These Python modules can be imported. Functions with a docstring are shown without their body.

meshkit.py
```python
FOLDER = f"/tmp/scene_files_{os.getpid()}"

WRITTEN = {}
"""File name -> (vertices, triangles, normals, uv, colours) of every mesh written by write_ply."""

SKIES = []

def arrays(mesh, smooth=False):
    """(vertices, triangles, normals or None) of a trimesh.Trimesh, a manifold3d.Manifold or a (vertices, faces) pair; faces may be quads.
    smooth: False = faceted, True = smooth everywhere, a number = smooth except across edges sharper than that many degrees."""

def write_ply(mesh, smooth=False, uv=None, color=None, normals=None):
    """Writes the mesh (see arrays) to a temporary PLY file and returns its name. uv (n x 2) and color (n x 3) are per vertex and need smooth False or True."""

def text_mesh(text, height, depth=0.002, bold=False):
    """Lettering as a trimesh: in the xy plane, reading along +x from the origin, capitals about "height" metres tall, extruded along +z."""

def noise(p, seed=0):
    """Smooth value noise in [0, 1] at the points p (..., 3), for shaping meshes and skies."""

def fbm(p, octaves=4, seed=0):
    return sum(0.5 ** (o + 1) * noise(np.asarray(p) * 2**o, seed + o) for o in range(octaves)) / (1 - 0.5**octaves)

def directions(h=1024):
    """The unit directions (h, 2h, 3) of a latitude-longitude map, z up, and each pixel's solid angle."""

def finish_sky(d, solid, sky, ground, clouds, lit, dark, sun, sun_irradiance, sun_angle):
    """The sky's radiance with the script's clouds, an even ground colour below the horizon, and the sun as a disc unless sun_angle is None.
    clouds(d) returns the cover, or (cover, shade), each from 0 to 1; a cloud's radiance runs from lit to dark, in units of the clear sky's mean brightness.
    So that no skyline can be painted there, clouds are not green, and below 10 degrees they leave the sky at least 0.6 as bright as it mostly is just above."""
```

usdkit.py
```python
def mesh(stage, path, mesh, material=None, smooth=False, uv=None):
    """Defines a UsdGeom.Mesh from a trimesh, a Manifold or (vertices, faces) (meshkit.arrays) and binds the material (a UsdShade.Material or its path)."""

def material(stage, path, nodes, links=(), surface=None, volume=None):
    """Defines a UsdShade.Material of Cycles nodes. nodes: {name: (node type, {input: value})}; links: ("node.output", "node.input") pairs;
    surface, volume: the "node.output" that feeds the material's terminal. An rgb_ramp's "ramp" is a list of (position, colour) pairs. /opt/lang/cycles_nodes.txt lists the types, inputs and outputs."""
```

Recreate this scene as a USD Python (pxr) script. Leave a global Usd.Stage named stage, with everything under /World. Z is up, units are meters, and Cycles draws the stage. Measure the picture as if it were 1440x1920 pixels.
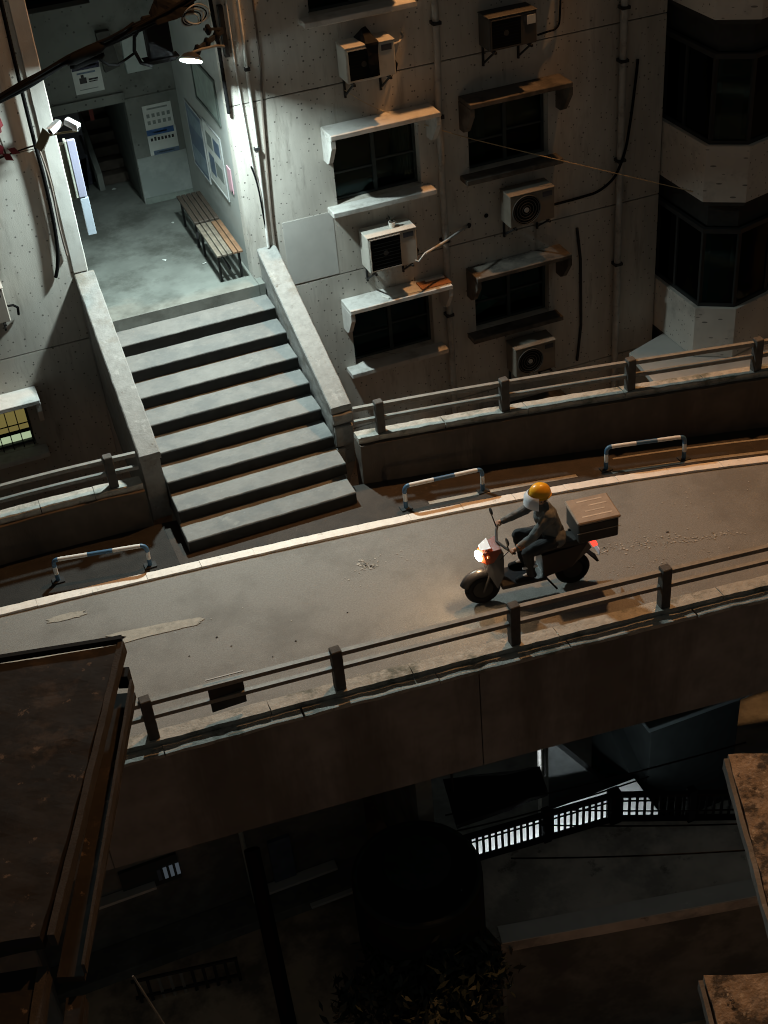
import math, random
import numpy as np, trimesh, manifold3d
import usdkit, meshkit
from pxr import Usd, UsdGeom, UsdLux, UsdShade, Sdf, Gf, Vt
from shapely.geometry import Polygon, box as sbox

stage = Usd.Stage.CreateInMemory()
UsdGeom.SetStageUpAxis(stage, UsdGeom.Tokens.z)
UsdGeom.SetStageMetersPerUnit(stage, 1.0)
world = UsdGeom.Xform.Define(stage, '/World')
stage.SetDefaultPrim(world.GetPrim())
UsdGeom.Scope.Define(stage, '/World/Looks')
random.seed(7)
rng = np.random.default_rng(7)

# ---------------------------------------------------------------- camera
CAM = np.array([-1.739, -15.648, 9.680])
PITCH, ROLL, YAW, FPX = 0.6489, -0.0993, 0.3146, 2535.7
cam = UsdGeom.Camera.Define(stage, '/World/camera')
fw = np.array([math.sin(YAW) * math.cos(PITCH), math.cos(YAW) * math.cos(PITCH), -math.sin(PITCH)])
rt = np.array([math.cos(YAW), -math.sin(YAW), 0.0])
up = np.cross(rt, fw)
rt2 = rt * math.cos(ROLL) + up * math.sin(ROLL)
up2 = -rt * math.sin(ROLL) + up * math.cos(ROLL)
mtx = Gf.Matrix4d(*rt2, 0, *up2, 0, *(-fw), 0, *CAM, 1)
cam.AddTransformOp().Set(mtx)
cam.CreateFocalLengthAttr(35.0)
cam.CreateHorizontalApertureAttr(35.0 * 1440 / FPX)
cam.CreateVerticalApertureAttr(35.0 * 1920 / FPX)
cam.CreateClippingRangeAttr(Gf.Vec2f(0.05, 500))
cam.CreateExposureAttr(0.0)

# light levels (radiance of the lamp lenses)
COOL_LAMP = 3150.0
WARM_LAMP = 2900.0
UNDER_LAMP = 135.0
SKY = 0.032

# ---------------------------------------------------------------- sky: night, a faint teal city glow
dome = UsdLux.DomeLight.Define(stage, '/World/sky')
dome.CreateIntensityAttr(1.0)
sky_mat = usdkit.material(stage, '/World/Looks/night_sky', {
    's': ('sky_texture', {'sky_type': 'single_scattering', 'sun_disc': False, 'sun_elevation': 0.01, 'sun_rotation': 2.2}),
    'm': ('mix', {'mix_type': 'mix', 'fac': 0.985, 'color2': (0.92, 0.97, 0.88)}),
    'b': ('background_shader', {'strength': SKY})},
    [('s.color', 'm.color1'), ('m.color', 'b.color')], surface='b.background')
UsdShade.MaterialBindingAPI.Apply(dome.GetPrim()).Bind(sky_mat)
dome.GetPrim().SetCustomDataByKey('kind', 'structure')

# ---------------------------------------------------------------- materials
MATS = {}
def mat(name, base, rough=0.8, var=0.25, scale=7.0, bump=0.15, bscale=60.0, metallic=0.0, stain=None, dots=None, spec=0.4, streak=False):
    if name in MATS: return MATS[name]
    base = np.array(base, float)
    n = {'g': ('geometry', {}),
         'n1': ('noise_texture', {'scale': scale, 'detail': 5.0, 'roughness': 0.62}),
         'r1': ('rgb_ramp', {'ramp': [(0.28, base * (1 - var)), (0.5, base), (0.74, np.minimum(base * (1 + var), 0.95))]}),
         'n2': ('noise_texture', {'scale': bscale, 'detail': 3.0}),
         'bp': ('bump', {'strength': bump, 'distance': 0.01}),
         'p': ('principled_bsdf', {'roughness': rough, 'metallic': metallic, 'specular_ior_level': spec})}
    l = [('g.position', 'n1.vector'), ('g.position', 'n2.vector'), ('n1.fac', 'r1.fac'), ('n2.fac', 'bp.height'), ('bp.normal', 'p.normal')]
    cur = 'r1.color'
    if stain:
        items = stain if isinstance(stain, list) else [stain]
        for i, (col, sc, lo, hi, amt) in enumerate(items):
            n[f'sn{i}'] = ('noise_texture', {'scale': sc, 'detail': 6.0, 'roughness': 0.68})
            n[f'sr{i}'] = ('map_range', {'from_min': lo, 'from_max': hi, 'to_min': 0.0, 'to_max': amt, 'clamp': True})
            n[f'sm{i}'] = ('mix', {'mix_type': 'mix', 'color2': col})
            if streak:
                n[f'sv{i}'] = ('mapping', {'mapping_type': 'point', 'scale': (1.0, 1.0, 0.16), 'location': (i * 3.1, 0.7, 0)})
                l += [('g.position', f'sv{i}.vector'), (f'sv{i}.vector', f'sn{i}.vector')]
            else:
                n[f'sv{i}'] = ('mapping', {'mapping_type': 'point', 'location': (i * 3.1, 0.7, i * 1.7)})
                l += [('g.position', f'sv{i}.vector'), (f'sv{i}.vector', f'sn{i}.vector')]
            l += [(f'sn{i}.fac', f'sr{i}.value'), (f'sr{i}.result', f'sm{i}.fac'), (cur, f'sm{i}.color1')]
            cur = f'sm{i}.color'
    if dots:                                  # small dark pits in the render coat
        dsc, drad, dcol = dots
        n['sx'] = ('separate_xyz', {})
        n['ad'] = ('math', {'math_type': 'add'})
        n['cx'] = ('combine_xyz', {})
        n['vo'] = ('voronoi_texture', {'dimensions': '2D', 'feature': 'f1', 'scale': dsc, 'randomness': 0.85})
        n['sc'] = ('separate_color', {'color_type': 'rgb'})
        n['rad'] = ('map_range', {'from_min': 0.25, 'from_max': 1.0, 'to_min': 0.0, 'to_max': drad, 'clamp': True})
        n['lt'] = ('math', {'math_type': 'less_than'})
        n['dm'] = ('mix', {'mix_type': 'mix', 'color2': dcol})
        n['dk'] = ('math', {'math_type': 'multiply', 'value2': 0.75})
        l += [('g.position', 'sx.vector'), ('sx.x', 'ad.value1'), ('sx.y', 'ad.value2'), ('ad.value', 'cx.x'), ('sx.z', 'cx.y'), ('cx.vector', 'vo.vector'),
              ('vo.color', 'sc.color'), ('sc.r', 'rad.value'), ('vo.distance', 'lt.value1'), ('rad.result', 'lt.value2'), ('lt.value', 'dk.value1'), ('dk.value', 'dm.fac'), (cur, 'dm.color1')]
        cur = 'dm.color'
    l.append((cur, 'p.base_color'))
    MATS[name] = usdkit.material(stage, f'/World/Looks/{name}', n, l, surface='p.BSDF')
    return MATS[name]

def emit(name, col, strength):
    if name not in MATS:
        MATS[name] = usdkit.material(stage, f'/World/Looks/{name}', {'e': ('emission', {'color': col, 'strength': strength})}, [], surface='e.emission')
    return MATS[name]

facade_m = mat('pitted_white_render', (0.60, 0.57, 0.525), 0.9, 0.07, 3.0, 0.25, 90, dots=(10.5, 0.14, (0.06, 0.055, 0.05)),
               stain=[((0.30, 0.265, 0.225), 0.45, 0.46, 0.60, 0.6), ((0.34, 0.32, 0.29), 1.1, 0.50, 0.70, 0.55), ((0.20, 0.17, 0.14), 3.4, 0.585, 0.70, 0.6), ((0.33, 0.30, 0.27), 9.0, 0.56, 0.70, 0.5)], streak=True)
smooth_m = mat('smooth_grey_render', (0.555, 0.545, 0.52), 0.9, 0.06, 4.0, 0.12, 80, stain=((0.36, 0.34, 0.31), 1.6, 0.52, 0.75, 0.45))
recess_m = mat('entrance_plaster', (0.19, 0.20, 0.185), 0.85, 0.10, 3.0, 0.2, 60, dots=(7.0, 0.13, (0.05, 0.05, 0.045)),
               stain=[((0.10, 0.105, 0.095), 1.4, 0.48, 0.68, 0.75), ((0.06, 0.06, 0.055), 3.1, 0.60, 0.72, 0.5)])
inner_m = mat('inner_wall_plaster', (0.36, 0.375, 0.36), 0.85, 0.06, 3.0, 0.12, 60, stain=[((0.28, 0.30, 0.28), 1.8, 0.52, 0.74, 0.55), ((0.2, 0.2, 0.18), 4.5, 0.63, 0.72, 0.4)])
dado_m = mat('dado_paint', (0.33, 0.355, 0.345), 0.6, 0.06, 2.5, 0.05, 40, stain=((0.22, 0.25, 0.24), 1.3, 0.42, 0.56, 0.8))
joint_m = mat('dark_joint', (0.06, 0.055, 0.05), 0.95)
floor_m = mat('landing_cement', (0.175, 0.185, 0.17), 0.5, 0.18, 3.2, 0.08, 50, stain=[((0.075, 0.077, 0.068), 1.3, 0.46, 0.62, 0.8), ((0.28, 0.295, 0.28), 6.0, 0.66, 0.74, 0.35)])
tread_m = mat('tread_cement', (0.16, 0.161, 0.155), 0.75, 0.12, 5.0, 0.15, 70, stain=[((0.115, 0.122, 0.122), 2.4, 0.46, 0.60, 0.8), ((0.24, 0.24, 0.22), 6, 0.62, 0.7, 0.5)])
riser_m = mat('riser_shade', (0.016, 0.016, 0.015), 0.9, 0.4, 6.0, 0.2, 60, stain=((0.04, 0.037, 0.03), 3.0, 0.55, 0.7, 0.6))  # near-black colour paints in the shade on the step fronts
parapet_m = mat('parapet_concrete', (0.228, 0.228, 0.22), 0.9, 0.16, 14.0, 0.45, 45, stain=[((0.15, 0.13, 0.105), 2.0, 0.52, 0.66, 0.75), ((0.11, 0.095, 0.08), 9.0, 0.64, 0.69, 0.8), ((0.36, 0.36, 0.345), 5.0, 0.6, 0.68, 0.6)])
asphalt_m = mat('asphalt', (0.205, 0.198, 0.185), 0.8, 0.20, 55.0, 0.5, 130, stain=[((0.125, 0.118, 0.108), 0.9, 0.47, 0.63, 0.6), ((0.25, 0.24, 0.22), 14.0, 0.64, 0.72, 0.5), ((0.03, 0.03, 0.03), 7.0, 0.715, 0.735, 0.7), ((0.30, 0.28, 0.24), 22.0, 0.735, 0.75, 0.6)])
strip_m = mat('strip_shade', (0.036, 0.027, 0.021), 0.8, 0.3, 4.0, 0.4, 90, stain=[((0.02, 0.018, 0.016), 1.8, 0.48, 0.62, 0.7), ((0.09, 0.07, 0.055), 6.0, 0.64, 0.70, 0.5)])  # asphalt darkened so its colour carries the shadow cast by the wall
kerb_m = mat('kerb_paint', (0.74, 0.68, 0.62), 0.6, 0.10, 9.0, 0.25, 60, stain=[((0.36, 0.32, 0.28), 9.0, 0.60, 0.70, 0.75), ((0.10, 0.09, 0.08), 16.0, 0.69, 0.73, 0.8)])
wall_m = mat('guard_wall_concrete', (0.10, 0.08, 0.064), 0.92, 0.22, 4.0, 0.4, 50, stain=[((0.07, 0.055, 0.045), 1.6, 0.47, 0.63, 0.8), ((0.16, 0.13, 0.10), 3.0, 0.60, 0.70, 0.5)], streak=True)
coping_m = mat('coping_concrete', (0.36, 0.35, 0.32), 0.92, 0.22, 11.0, 0.5, 50, stain=[((0.11, 0.12, 0.10), 3.2, 0.52, 0.64, 0.85), ((0.5, 0.49, 0.46), 7.0, 0.62, 0.7, 0.5)])
rail_m = mat('rail_metal', (0.20, 0.195, 0.18), 0.55, 0.25, 12.0, 0.15, 60, metallic=0.15)
post_m = mat('post_concrete', (0.075, 0.07, 0.065), 0.9, 0.3, 12.0, 0.3, 60)
white_band_m = mat('white_band_paint', (0.60, 0.59, 0.57), 0.45, 0.08, 15.0, 0.05, 60, stain=((0.3, 0.25, 0.2), 14.0, 0.64, 0.72, 0.6))
blue_band_m = mat('blue_band_paint', (0.05, 0.12, 0.21), 0.4, 0.12, 15.0, 0.05, 60)
black_m = mat('black_rubber', (0.009, 0.009, 0.010), 0.75, 0.2, 20.0, 0.1, 80, spec=0.15)
cable_m = mat('cable_sheath', (0.006, 0.006, 0.0065), 0.8, 0.2, 10.0, 0.05, 60, spec=0.12)
darkmetal_m = mat('dark_metal', (0.025, 0.025, 0.026), 0.6, 0.25, 14.0, 0.1, 60, spec=0.25)
bay_m = mat('bay_pitted_render', (0.58, 0.54, 0.49), 0.9, 0.08, 3.0, 0.25, 90, dots=(10.5, 0.14, (0.06, 0.055, 0.05)), stain=((0.2, 0.18, 0.16), 2.0, 0.55, 0.72, 0.5))
bayframe_m = mat('bay_frame', (0.028, 0.03, 0.031), 0.5, 0.15, spec=0.25)
bay_dark_m = mat('bay_band_shade', (0.035, 0.035, 0.033), 0.9)  # near-black colour carries the shade cast by the bay above
frame_m = mat('window_aluminium', (0.045, 0.058, 0.058), 0.5, 0.15, 10.0, 0.05, 60, spec=0.3)
sill_m = mat('hood_concrete', (0.55, 0.54, 0.52), 0.85, 0.12, 6.0, 0.2, 60, stain=[((0.28, 0.26, 0.23), 3.0, 0.54, 0.68, 0.6)])
darksill_m = mat('dark_hood_concrete', (0.13, 0.112, 0.095), 0.9, 0.2, 6.0, 0.2, 60, stain=[((0.05, 0.043, 0.037), 2.2, 0.46, 0.60, 0.85)])  # darker concrete for hoods and sills of the right-hand windows
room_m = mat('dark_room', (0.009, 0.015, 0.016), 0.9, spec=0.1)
pipe_m = mat('pipe_pvc', (0.42, 0.41, 0.39), 0.5, 0.15, 8.0, 0.05, 60, stain=((0.2, 0.19, 0.17), 4.0, 0.52, 0.66, 0.7))
case_m = mat('ac_casing', (0.48, 0.46, 0.42), 0.5, 0.08, 6.0, 0.05, 60, stain=((0.33, 0.29, 0.24), 5.0, 0.58, 0.7, 0.5))
darkcase_m = mat('ac_casing_dark', (0.20, 0.175, 0.145), 0.6, 0.12, 6.0, 0.05, 60, stain=((0.14, 0.12, 0.09), 5.0, 0.52, 0.68, 0.6))  # darker casing for the two round-fan units at the right
grille_m = mat('ac_grille', (0.008, 0.010, 0.010), 0.8, spec=0.1)
hub_m = mat('ac_hub', (0.30, 0.30, 0.29), 0.5)
wood_m = mat('bench_wood', (0.19, 0.105, 0.06), 0.55, 0.35, 9.0, 0.2, 40, stain=((0.08, 0.055, 0.04), 5.0, 0.5, 0.65, 0.7))
wood2_m = mat('bench_wood_grey', (0.17, 0.14, 0.11), 0.6, 0.35, 9.0, 0.2, 40, stain=((0.08, 0.065, 0.05), 5.0, 0.5, 0.65, 0.7))
paper_m = mat('notice_paper', (0.62, 0.64, 0.62), 0.6, 0.07, 7.0, 0.03, 30)
blueprint_m = mat('blue_print', (0.05, 0.13, 0.33), 0.5, 0.12, 8.0, 0.03, 30)
slate_m = mat('slate_print', (0.12, 0.17, 0.25), 0.4, 0.2, 4.0, 0.03, 30)
ink_m = mat('black_ink', (0.03, 0.03, 0.032), 0.6)
greyink_m = mat('grey_ink', (0.22, 0.25, 0.24), 0.6)
pink_m = mat('pink_paper', (0.60, 0.36, 0.42), 0.6, 0.06)
lilac_m = mat('lilac_panel', (0.33, 0.33, 0.45), 0.5, 0.05)
pale_m = mat('pale_blue_sheet', (0.40, 0.46, 0.54), 0.5, 0.05)
camwhite_m = mat('camera_white', (0.78, 0.77, 0.78), 0.4, 0.03)
brass_m = mat('bracket_brown', (0.24, 0.19, 0.10), 0.5, 0.2)
rust_m = mat('rusty_roof', (0.020, 0.0165, 0.0145), 0.9, 0.45, 5.0, 0.25, 14, stain=[((0.010, 0.009, 0.0085), 1.6, 0.46, 0.58, 0.85), ((0.055, 0.040, 0.030), 2.3, 0.55, 0.64, 0.8), ((0.16, 0.115, 0.085), 8.0, 0.625, 0.68, 0.75)])
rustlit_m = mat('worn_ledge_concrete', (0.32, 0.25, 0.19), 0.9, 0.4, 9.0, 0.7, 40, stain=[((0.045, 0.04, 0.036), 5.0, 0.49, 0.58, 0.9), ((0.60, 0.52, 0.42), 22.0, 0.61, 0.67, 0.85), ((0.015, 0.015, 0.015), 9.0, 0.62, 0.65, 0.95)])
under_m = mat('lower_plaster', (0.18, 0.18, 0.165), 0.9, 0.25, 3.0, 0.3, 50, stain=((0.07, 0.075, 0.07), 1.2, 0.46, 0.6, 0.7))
lowfloor_m = mat('lower_paving', (0.52, 0.39, 0.28), 0.85, 0.25, 2.0, 0.3, 50, stain=((0.12, 0.10, 0.08), 1.0, 0.49, 0.62, 0.8))
passage_m = mat('passage_floor', (0.55, 0.56, 0.56), 0.7, 0.06, 4.0, 0.1, 50)
plat_m = mat('platform_concrete', (0.52, 0.48, 0.43), 0.9, 0.25, 2.2, 0.3, 50, stain=[((0.24, 0.23, 0.21), 1.3, 0.45, 0.6, 0.8), ((0.12,0.11,0.10), 4.0, 0.6, 0.68, 0.7)])
deck_m = mat('viaduct_concrete', (0.24, 0.23, 0.22), 0.92, 0.25, 3.0, 0.35, 50, stain=((0.11, 0.10, 0.09), 1.0, 0.45, 0.6, 0.7), streak=True)
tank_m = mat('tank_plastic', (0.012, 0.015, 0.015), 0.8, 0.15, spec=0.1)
leaf_m = usdkit.material(stage, '/World/Looks/dark_leaf', {
    'o': ('geometry', {}), 'r': ('rgb_ramp', {'ramp': [(0.0, (0.012, 0.02, 0.013)), (1.0, (0.03, 0.045, 0.024))]}),
    'p': ('principled_bsdf', {'roughness': 0.6})}, [('o.random_per_island', 'r.fac'), ('r.color', 'p.base_color')], surface='p.BSDF')
redleaf_m = mat('red_leaf', (0.16, 0.012, 0.02), 0.5, 0.3)
bark_m = mat('bark', (0.06, 0.045, 0.035), 0.9, 0.3, 20.0, 0.6)
helmet_m = mat('helmet_yellow', (0.85, 0.42, 0.02), 0.3, 0.04, 5, 0.02)
visor_m = mat('visor_white', (0.80, 0.82, 0.88), 0.25, 0.03)
jacket_m = mat('rider_jacket', (0.13, 0.135, 0.135), 0.8, 0.25, 12.0, 0.3, 40)
trouser_m = mat('rider_trousers', (0.03, 0.031, 0.034), 0.85, 0.2, 12.0, 0.3, 40)
skin_m = mat('skin', (0.42, 0.25, 0.17), 0.5, 0.05)
hair_m = mat('hair', (0.015, 0.012, 0.01), 0.6)
sbody_m = mat('scooter_paint', (0.022, 0.022, 0.025), 0.3, 0.1)
sred_m = mat('scooter_red', (0.22, 0.045, 0.02), 0.3, 0.1)
seat_m = mat('scooter_seat', (0.02, 0.02, 0.02), 0.6)
chrome_m = mat('chrome', (0.55, 0.55, 0.55), 0.25, 0.05, metallic=0.9)
boxtop_m = mat('box_lid_fabric', (0.30, 0.235, 0.185), 0.7, 0.15, 10, 0.2, 40)
boxside_m = mat('box_side', (0.025, 0.025, 0.025), 0.6)
pot_m = mat('white_pot', (0.7, 0.68, 0.64), 0.5)
terra_m = mat('terracotta', (0.34, 0.16, 0.08), 0.8, 0.2)
cream_m = mat('cream_curtain', (0.6, 0.5, 0.3), 0.8)
glass_m = usdkit.material(stage, '/World/Looks/window_glass', {
    'f': ('fresnel', {'IOR': 1.45}), 't': ('transparent_bsdf', {'color': (0.55, 0.78, 0.76)}), 'g': ('glossy_bsdf', {'roughness': 0.06, 'color': (0.30, 0.36, 0.37)}), 'x': ('mix_closure', {})},
    [('f.fac', 'x.fac'), ('t.BSDF', 'x.closure1'), ('g.BSDF', 'x.closure2')], surface='x.closure')
cool_e = emit('cool_lamp_glow', (0.80, 0.98, 0.95), COOL_LAMP)
warm_e = emit('warm_lamp_glow', (1.0, 0.47, 0.17), WARM_LAMP)
under_e = emit('passage_lamp_glow', (0.88, 0.97, 1.0), UNDER_LAMP)
head_e = emit('headlight_glow', (1.0, 0.66, 0.36), 260.0)
tail_e = emit('tail_light_glow', (1.0, 0.05, 0.03), 2.2)
win_e = emit('lit_pane_glow', (1.0, 0.40, 0.13), 0.55)
win2_e = emit('lit_pane_bright_glow', (1.0, 0.62, 0.40), 1.3)
dimwin_e = emit('dim_window_glow', (0.7, 0.85, 1.0), 0.06)

# ---------------------------------------------------------------- geometry helpers
class G:
    def __init__(s): s.v = []; s.f = []; s.n = 0
    def add(s, v, f):
        v = np.asarray(v, float); f = np.asarray(f, int)
        if f.shape[1] == 4: f = np.vstack([f[:, [0, 1, 2]], f[:, [0, 2, 3]]])
        s.v.append(v); s.f.append(f + s.n); s.n += len(v); return s
    def tm(s, m):
        if hasattr(m, 'to_mesh'):
            q = m.to_mesh(); return s.add(q.vert_properties[:, :3], q.tri_verts)
        return s.add(m.vertices, m.faces)
    def box(s, x0, x1, y0, y1, z0, z1, c=0.0):
        if c > 0:
            pts = []
            for x, sx in ((x0, 1), (x1, -1)):
                for y, sy in ((y0, 1), (y1, -1)):
                    for z, sz in ((z0, 1), (z1, -1)):
                        pts += [(x + sx * c, y + sy * c, z), (x + sx * c, y, z + sz * c), (x, y + sy * c, z + sz * c)]
            return s.tm(trimesh.convex.convex_hull(np.array(pts)))
        v = [(x, y, z) for x in (x0, x1) for y in (y0, y1) for z in (z0, z1)]
        f = [(0, 1, 3, 2), (4, 6, 7, 5), (0, 4, 5, 1), (2, 3, 7, 6), (0, 2, 6, 4), (1, 5, 7, 3)]
        return s.add(v, f)
    def hull(s, pts): return s.tm(trimesh.convex.convex_hull(np.asarray(pts, float)))
    def bar(s, a, b, w, h, upv=(0, 0, 1)):
        a = np.array(a, float); b = np.array(b, float); d = b - a; d /= np.linalg.norm(d)
        u = np.array(upv, float)
        if abs(d @ u) > 0.95: u = np.array([1.0, 0, 0])
        r = np.cross(d, u); r /= np.linalg.norm(r); u = np.cross(r, d)
        v = []
        for p in (a, b):
            for i, j in ((-1, -1), (1, -1), (1, 1), (-1, 1)): v.append(p + r * i * w / 2 + u * j * h / 2)
        return s.add(v, [(0, 1, 2, 3), (7, 6, 5, 4), (0, 4, 5, 1), (1, 5, 6, 2), (2, 6, 7, 3), (3, 7, 4, 0)])
    def tube(s, pts, r, n=8, cap=True):
        p = np.asarray(pts, float); m = len(p)
        t = np.gradient(p, axis=0); t /= np.linalg.norm(t, axis=1, keepdims=True) + 1e-12
        a = np.cross(t[0], [0, 0, 1.0] if abs(t[0][2]) < 0.9 else [1.0, 0, 0]); a /= np.linalg.norm(a)
        R = np.broadcast_to(r, (m,)); v = []
        for i in range(m):
            a = a - t[i] * (a @ t[i]); a /= np.linalg.norm(a); b = np.cross(t[i], a)
            for k in range(n):
                th = 2 * math.pi * k / n
                v.append(p[i] + R[i] * (math.cos(th) * a + math.sin(th) * b))
        f = [(i * n + k, i * n + (k + 1) % n, (i + 1) * n + (k + 1) % n, (i + 1) * n + k) for i in range(m - 1) for k in range(n)]
        s.add(v, f)
        if cap:
            for i, fl in ((0, True), (m - 1, False)):
                vv = v[i * n:(i + 1) * n]
                s.add(vv, [((0, k + 1, k) if fl else (0, k, k + 1)) for k in range(1, n - 1)])
        return s
    def cyl(s, c, r, h, n=24, axis=(0, 0, 1), r2=None):
        c = np.array(c, float); ax = np.array(axis, float); ax /= np.linalg.norm(ax)
        return s.tube([c, c + ax * h * 0.5, c + ax * h], [r, (r + (r2 if r2 is not None else r)) / 2, r2 if r2 is not None else r], n)
    def extr(s, poly, fn, d0, d1):            # shapely polygon, fn(u,v,d) -> xyz
        m = trimesh.creation.extrude_polygon(poly, 1.0, engine='earcut')
        v = np.array([fn(a, b, d0 + (d1 - d0) * c) for a, b, c in m.vertices]); return s.add(v, m.faces)
    def sph(s, c, r, sub=2, sc=(1, 1, 1)):
        m = trimesh.creation.icosphere(subdivisions=sub, radius=r); return s.add(m.vertices * np.array(sc) + np.array(c, float), m.faces)
    def xf(s, M):
        M = np.asarray(M, float); s.v = [v @ M[:3, :3].T + M[:3, 3] for v in s.v]; return s
    def out(s): return np.vstack(s.v), np.vstack(s.f)

def rough(g, edge=0.06, amp=0.006, freq=9.0, seed=0):
    v, f = g.out(); m = trimesh.Trimesh(v, f, process=True); m.merge_vertices()
    v, f = trimesh.remesh.subdivide_to_size(m.vertices, m.faces, edge, max_iter=12)
    m = trimesh.Trimesh(v, f, process=True); m.merge_vertices()
    q = np.stack([meshkit.fbm(m.vertices * freq + k * 17.3, 3, seed + k) for k in range(3)], 1) - 0.5
    o = G(); return o.add(m.vertices + q * 2 * amp, m.faces)

# ---------------------------------------------------------------- scene-tree helpers
USED = {}
LOC = {}
def unique(parent, name):
    k = (parent, name); i = USED.get(k, 0); USED[k] = i + 1
    return f'{parent}/{name}' + (f'_{i:03d}' if i else '')
def tag(p, label=None, cat=None, group=None, kind=None):
    for k, x in (('label', label), ('category', cat), ('group', group), ('kind', kind)):
        if x: p.SetCustomDataByKey(k, x)
    return p
def thing(name, label, cat, loc=(0, 0, 0), group=None, rotz=0.0, kind=None):
    path = unique('/World', name); x = UsdGeom.Xform.Define(stage, path); x.AddTranslateOp().Set(Gf.Vec3d(*map(float, loc)))
    if rotz: x.AddRotateZOp().Set(rotz)
    LOC[path] = np.array(loc, float); tag(x.GetPrim(), label, cat, group, kind); return path
def part(name, g, m, parent, smooth=False, label=None, kind=None, local=False):
    path = unique(parent, name); v, f = g.out()
    if not local: v = v - LOC.get(parent, np.zeros(3))
    LOC[path] = LOC.get(parent, np.zeros(3))
    p = usdkit.mesh(stage, path, (v, f), m, smooth=smooth).GetPrim()
    if label: p.SetCustomDataByKey('label', label)
    if kind: p.SetCustomDataByKey('kind', kind)
    return path
def single(name, g, m, label, cat, group=None, smooth=False, kind=None):
    path = unique('/World', name); p = usdkit.mesh(stage, path, g.out(), m, smooth=smooth).GetPrim(); tag(p, label, cat, group, kind); return path
def struct(name, g, m, smooth=False):
    path = unique('/World', name); p = usdkit.mesh(stage, path, g.out(), m, smooth=smooth).GetPrim(); tag(p, None, None, None, 'structure'); return path
def stuff(name, g, m, label, cat, smooth=False):
    path = unique('/World', name); p = usdkit.mesh(stage, path, g.out(), m, smooth=smooth).GetPrim(); tag(p, label, cat, None, 'stuff'); return path
def copy_of(src, name, loc, label, rotz=0.0):
    path = unique('/World', name); x = UsdGeom.Xform.Define(stage, path); x.AddTranslateOp().Set(Gf.Vec3d(*map(float, loc)))
    x.AddRotateZOp().Set(rotz)
    x.GetPrim().GetReferences().AddInternalReference(src); x.GetPrim().SetInstanceable(True)
    was = stage.GetPrimAtPath(src).GetCustomData()
    tag(x.GetPrim(), label, was.get('category'), was.get('group')); return path

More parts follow.
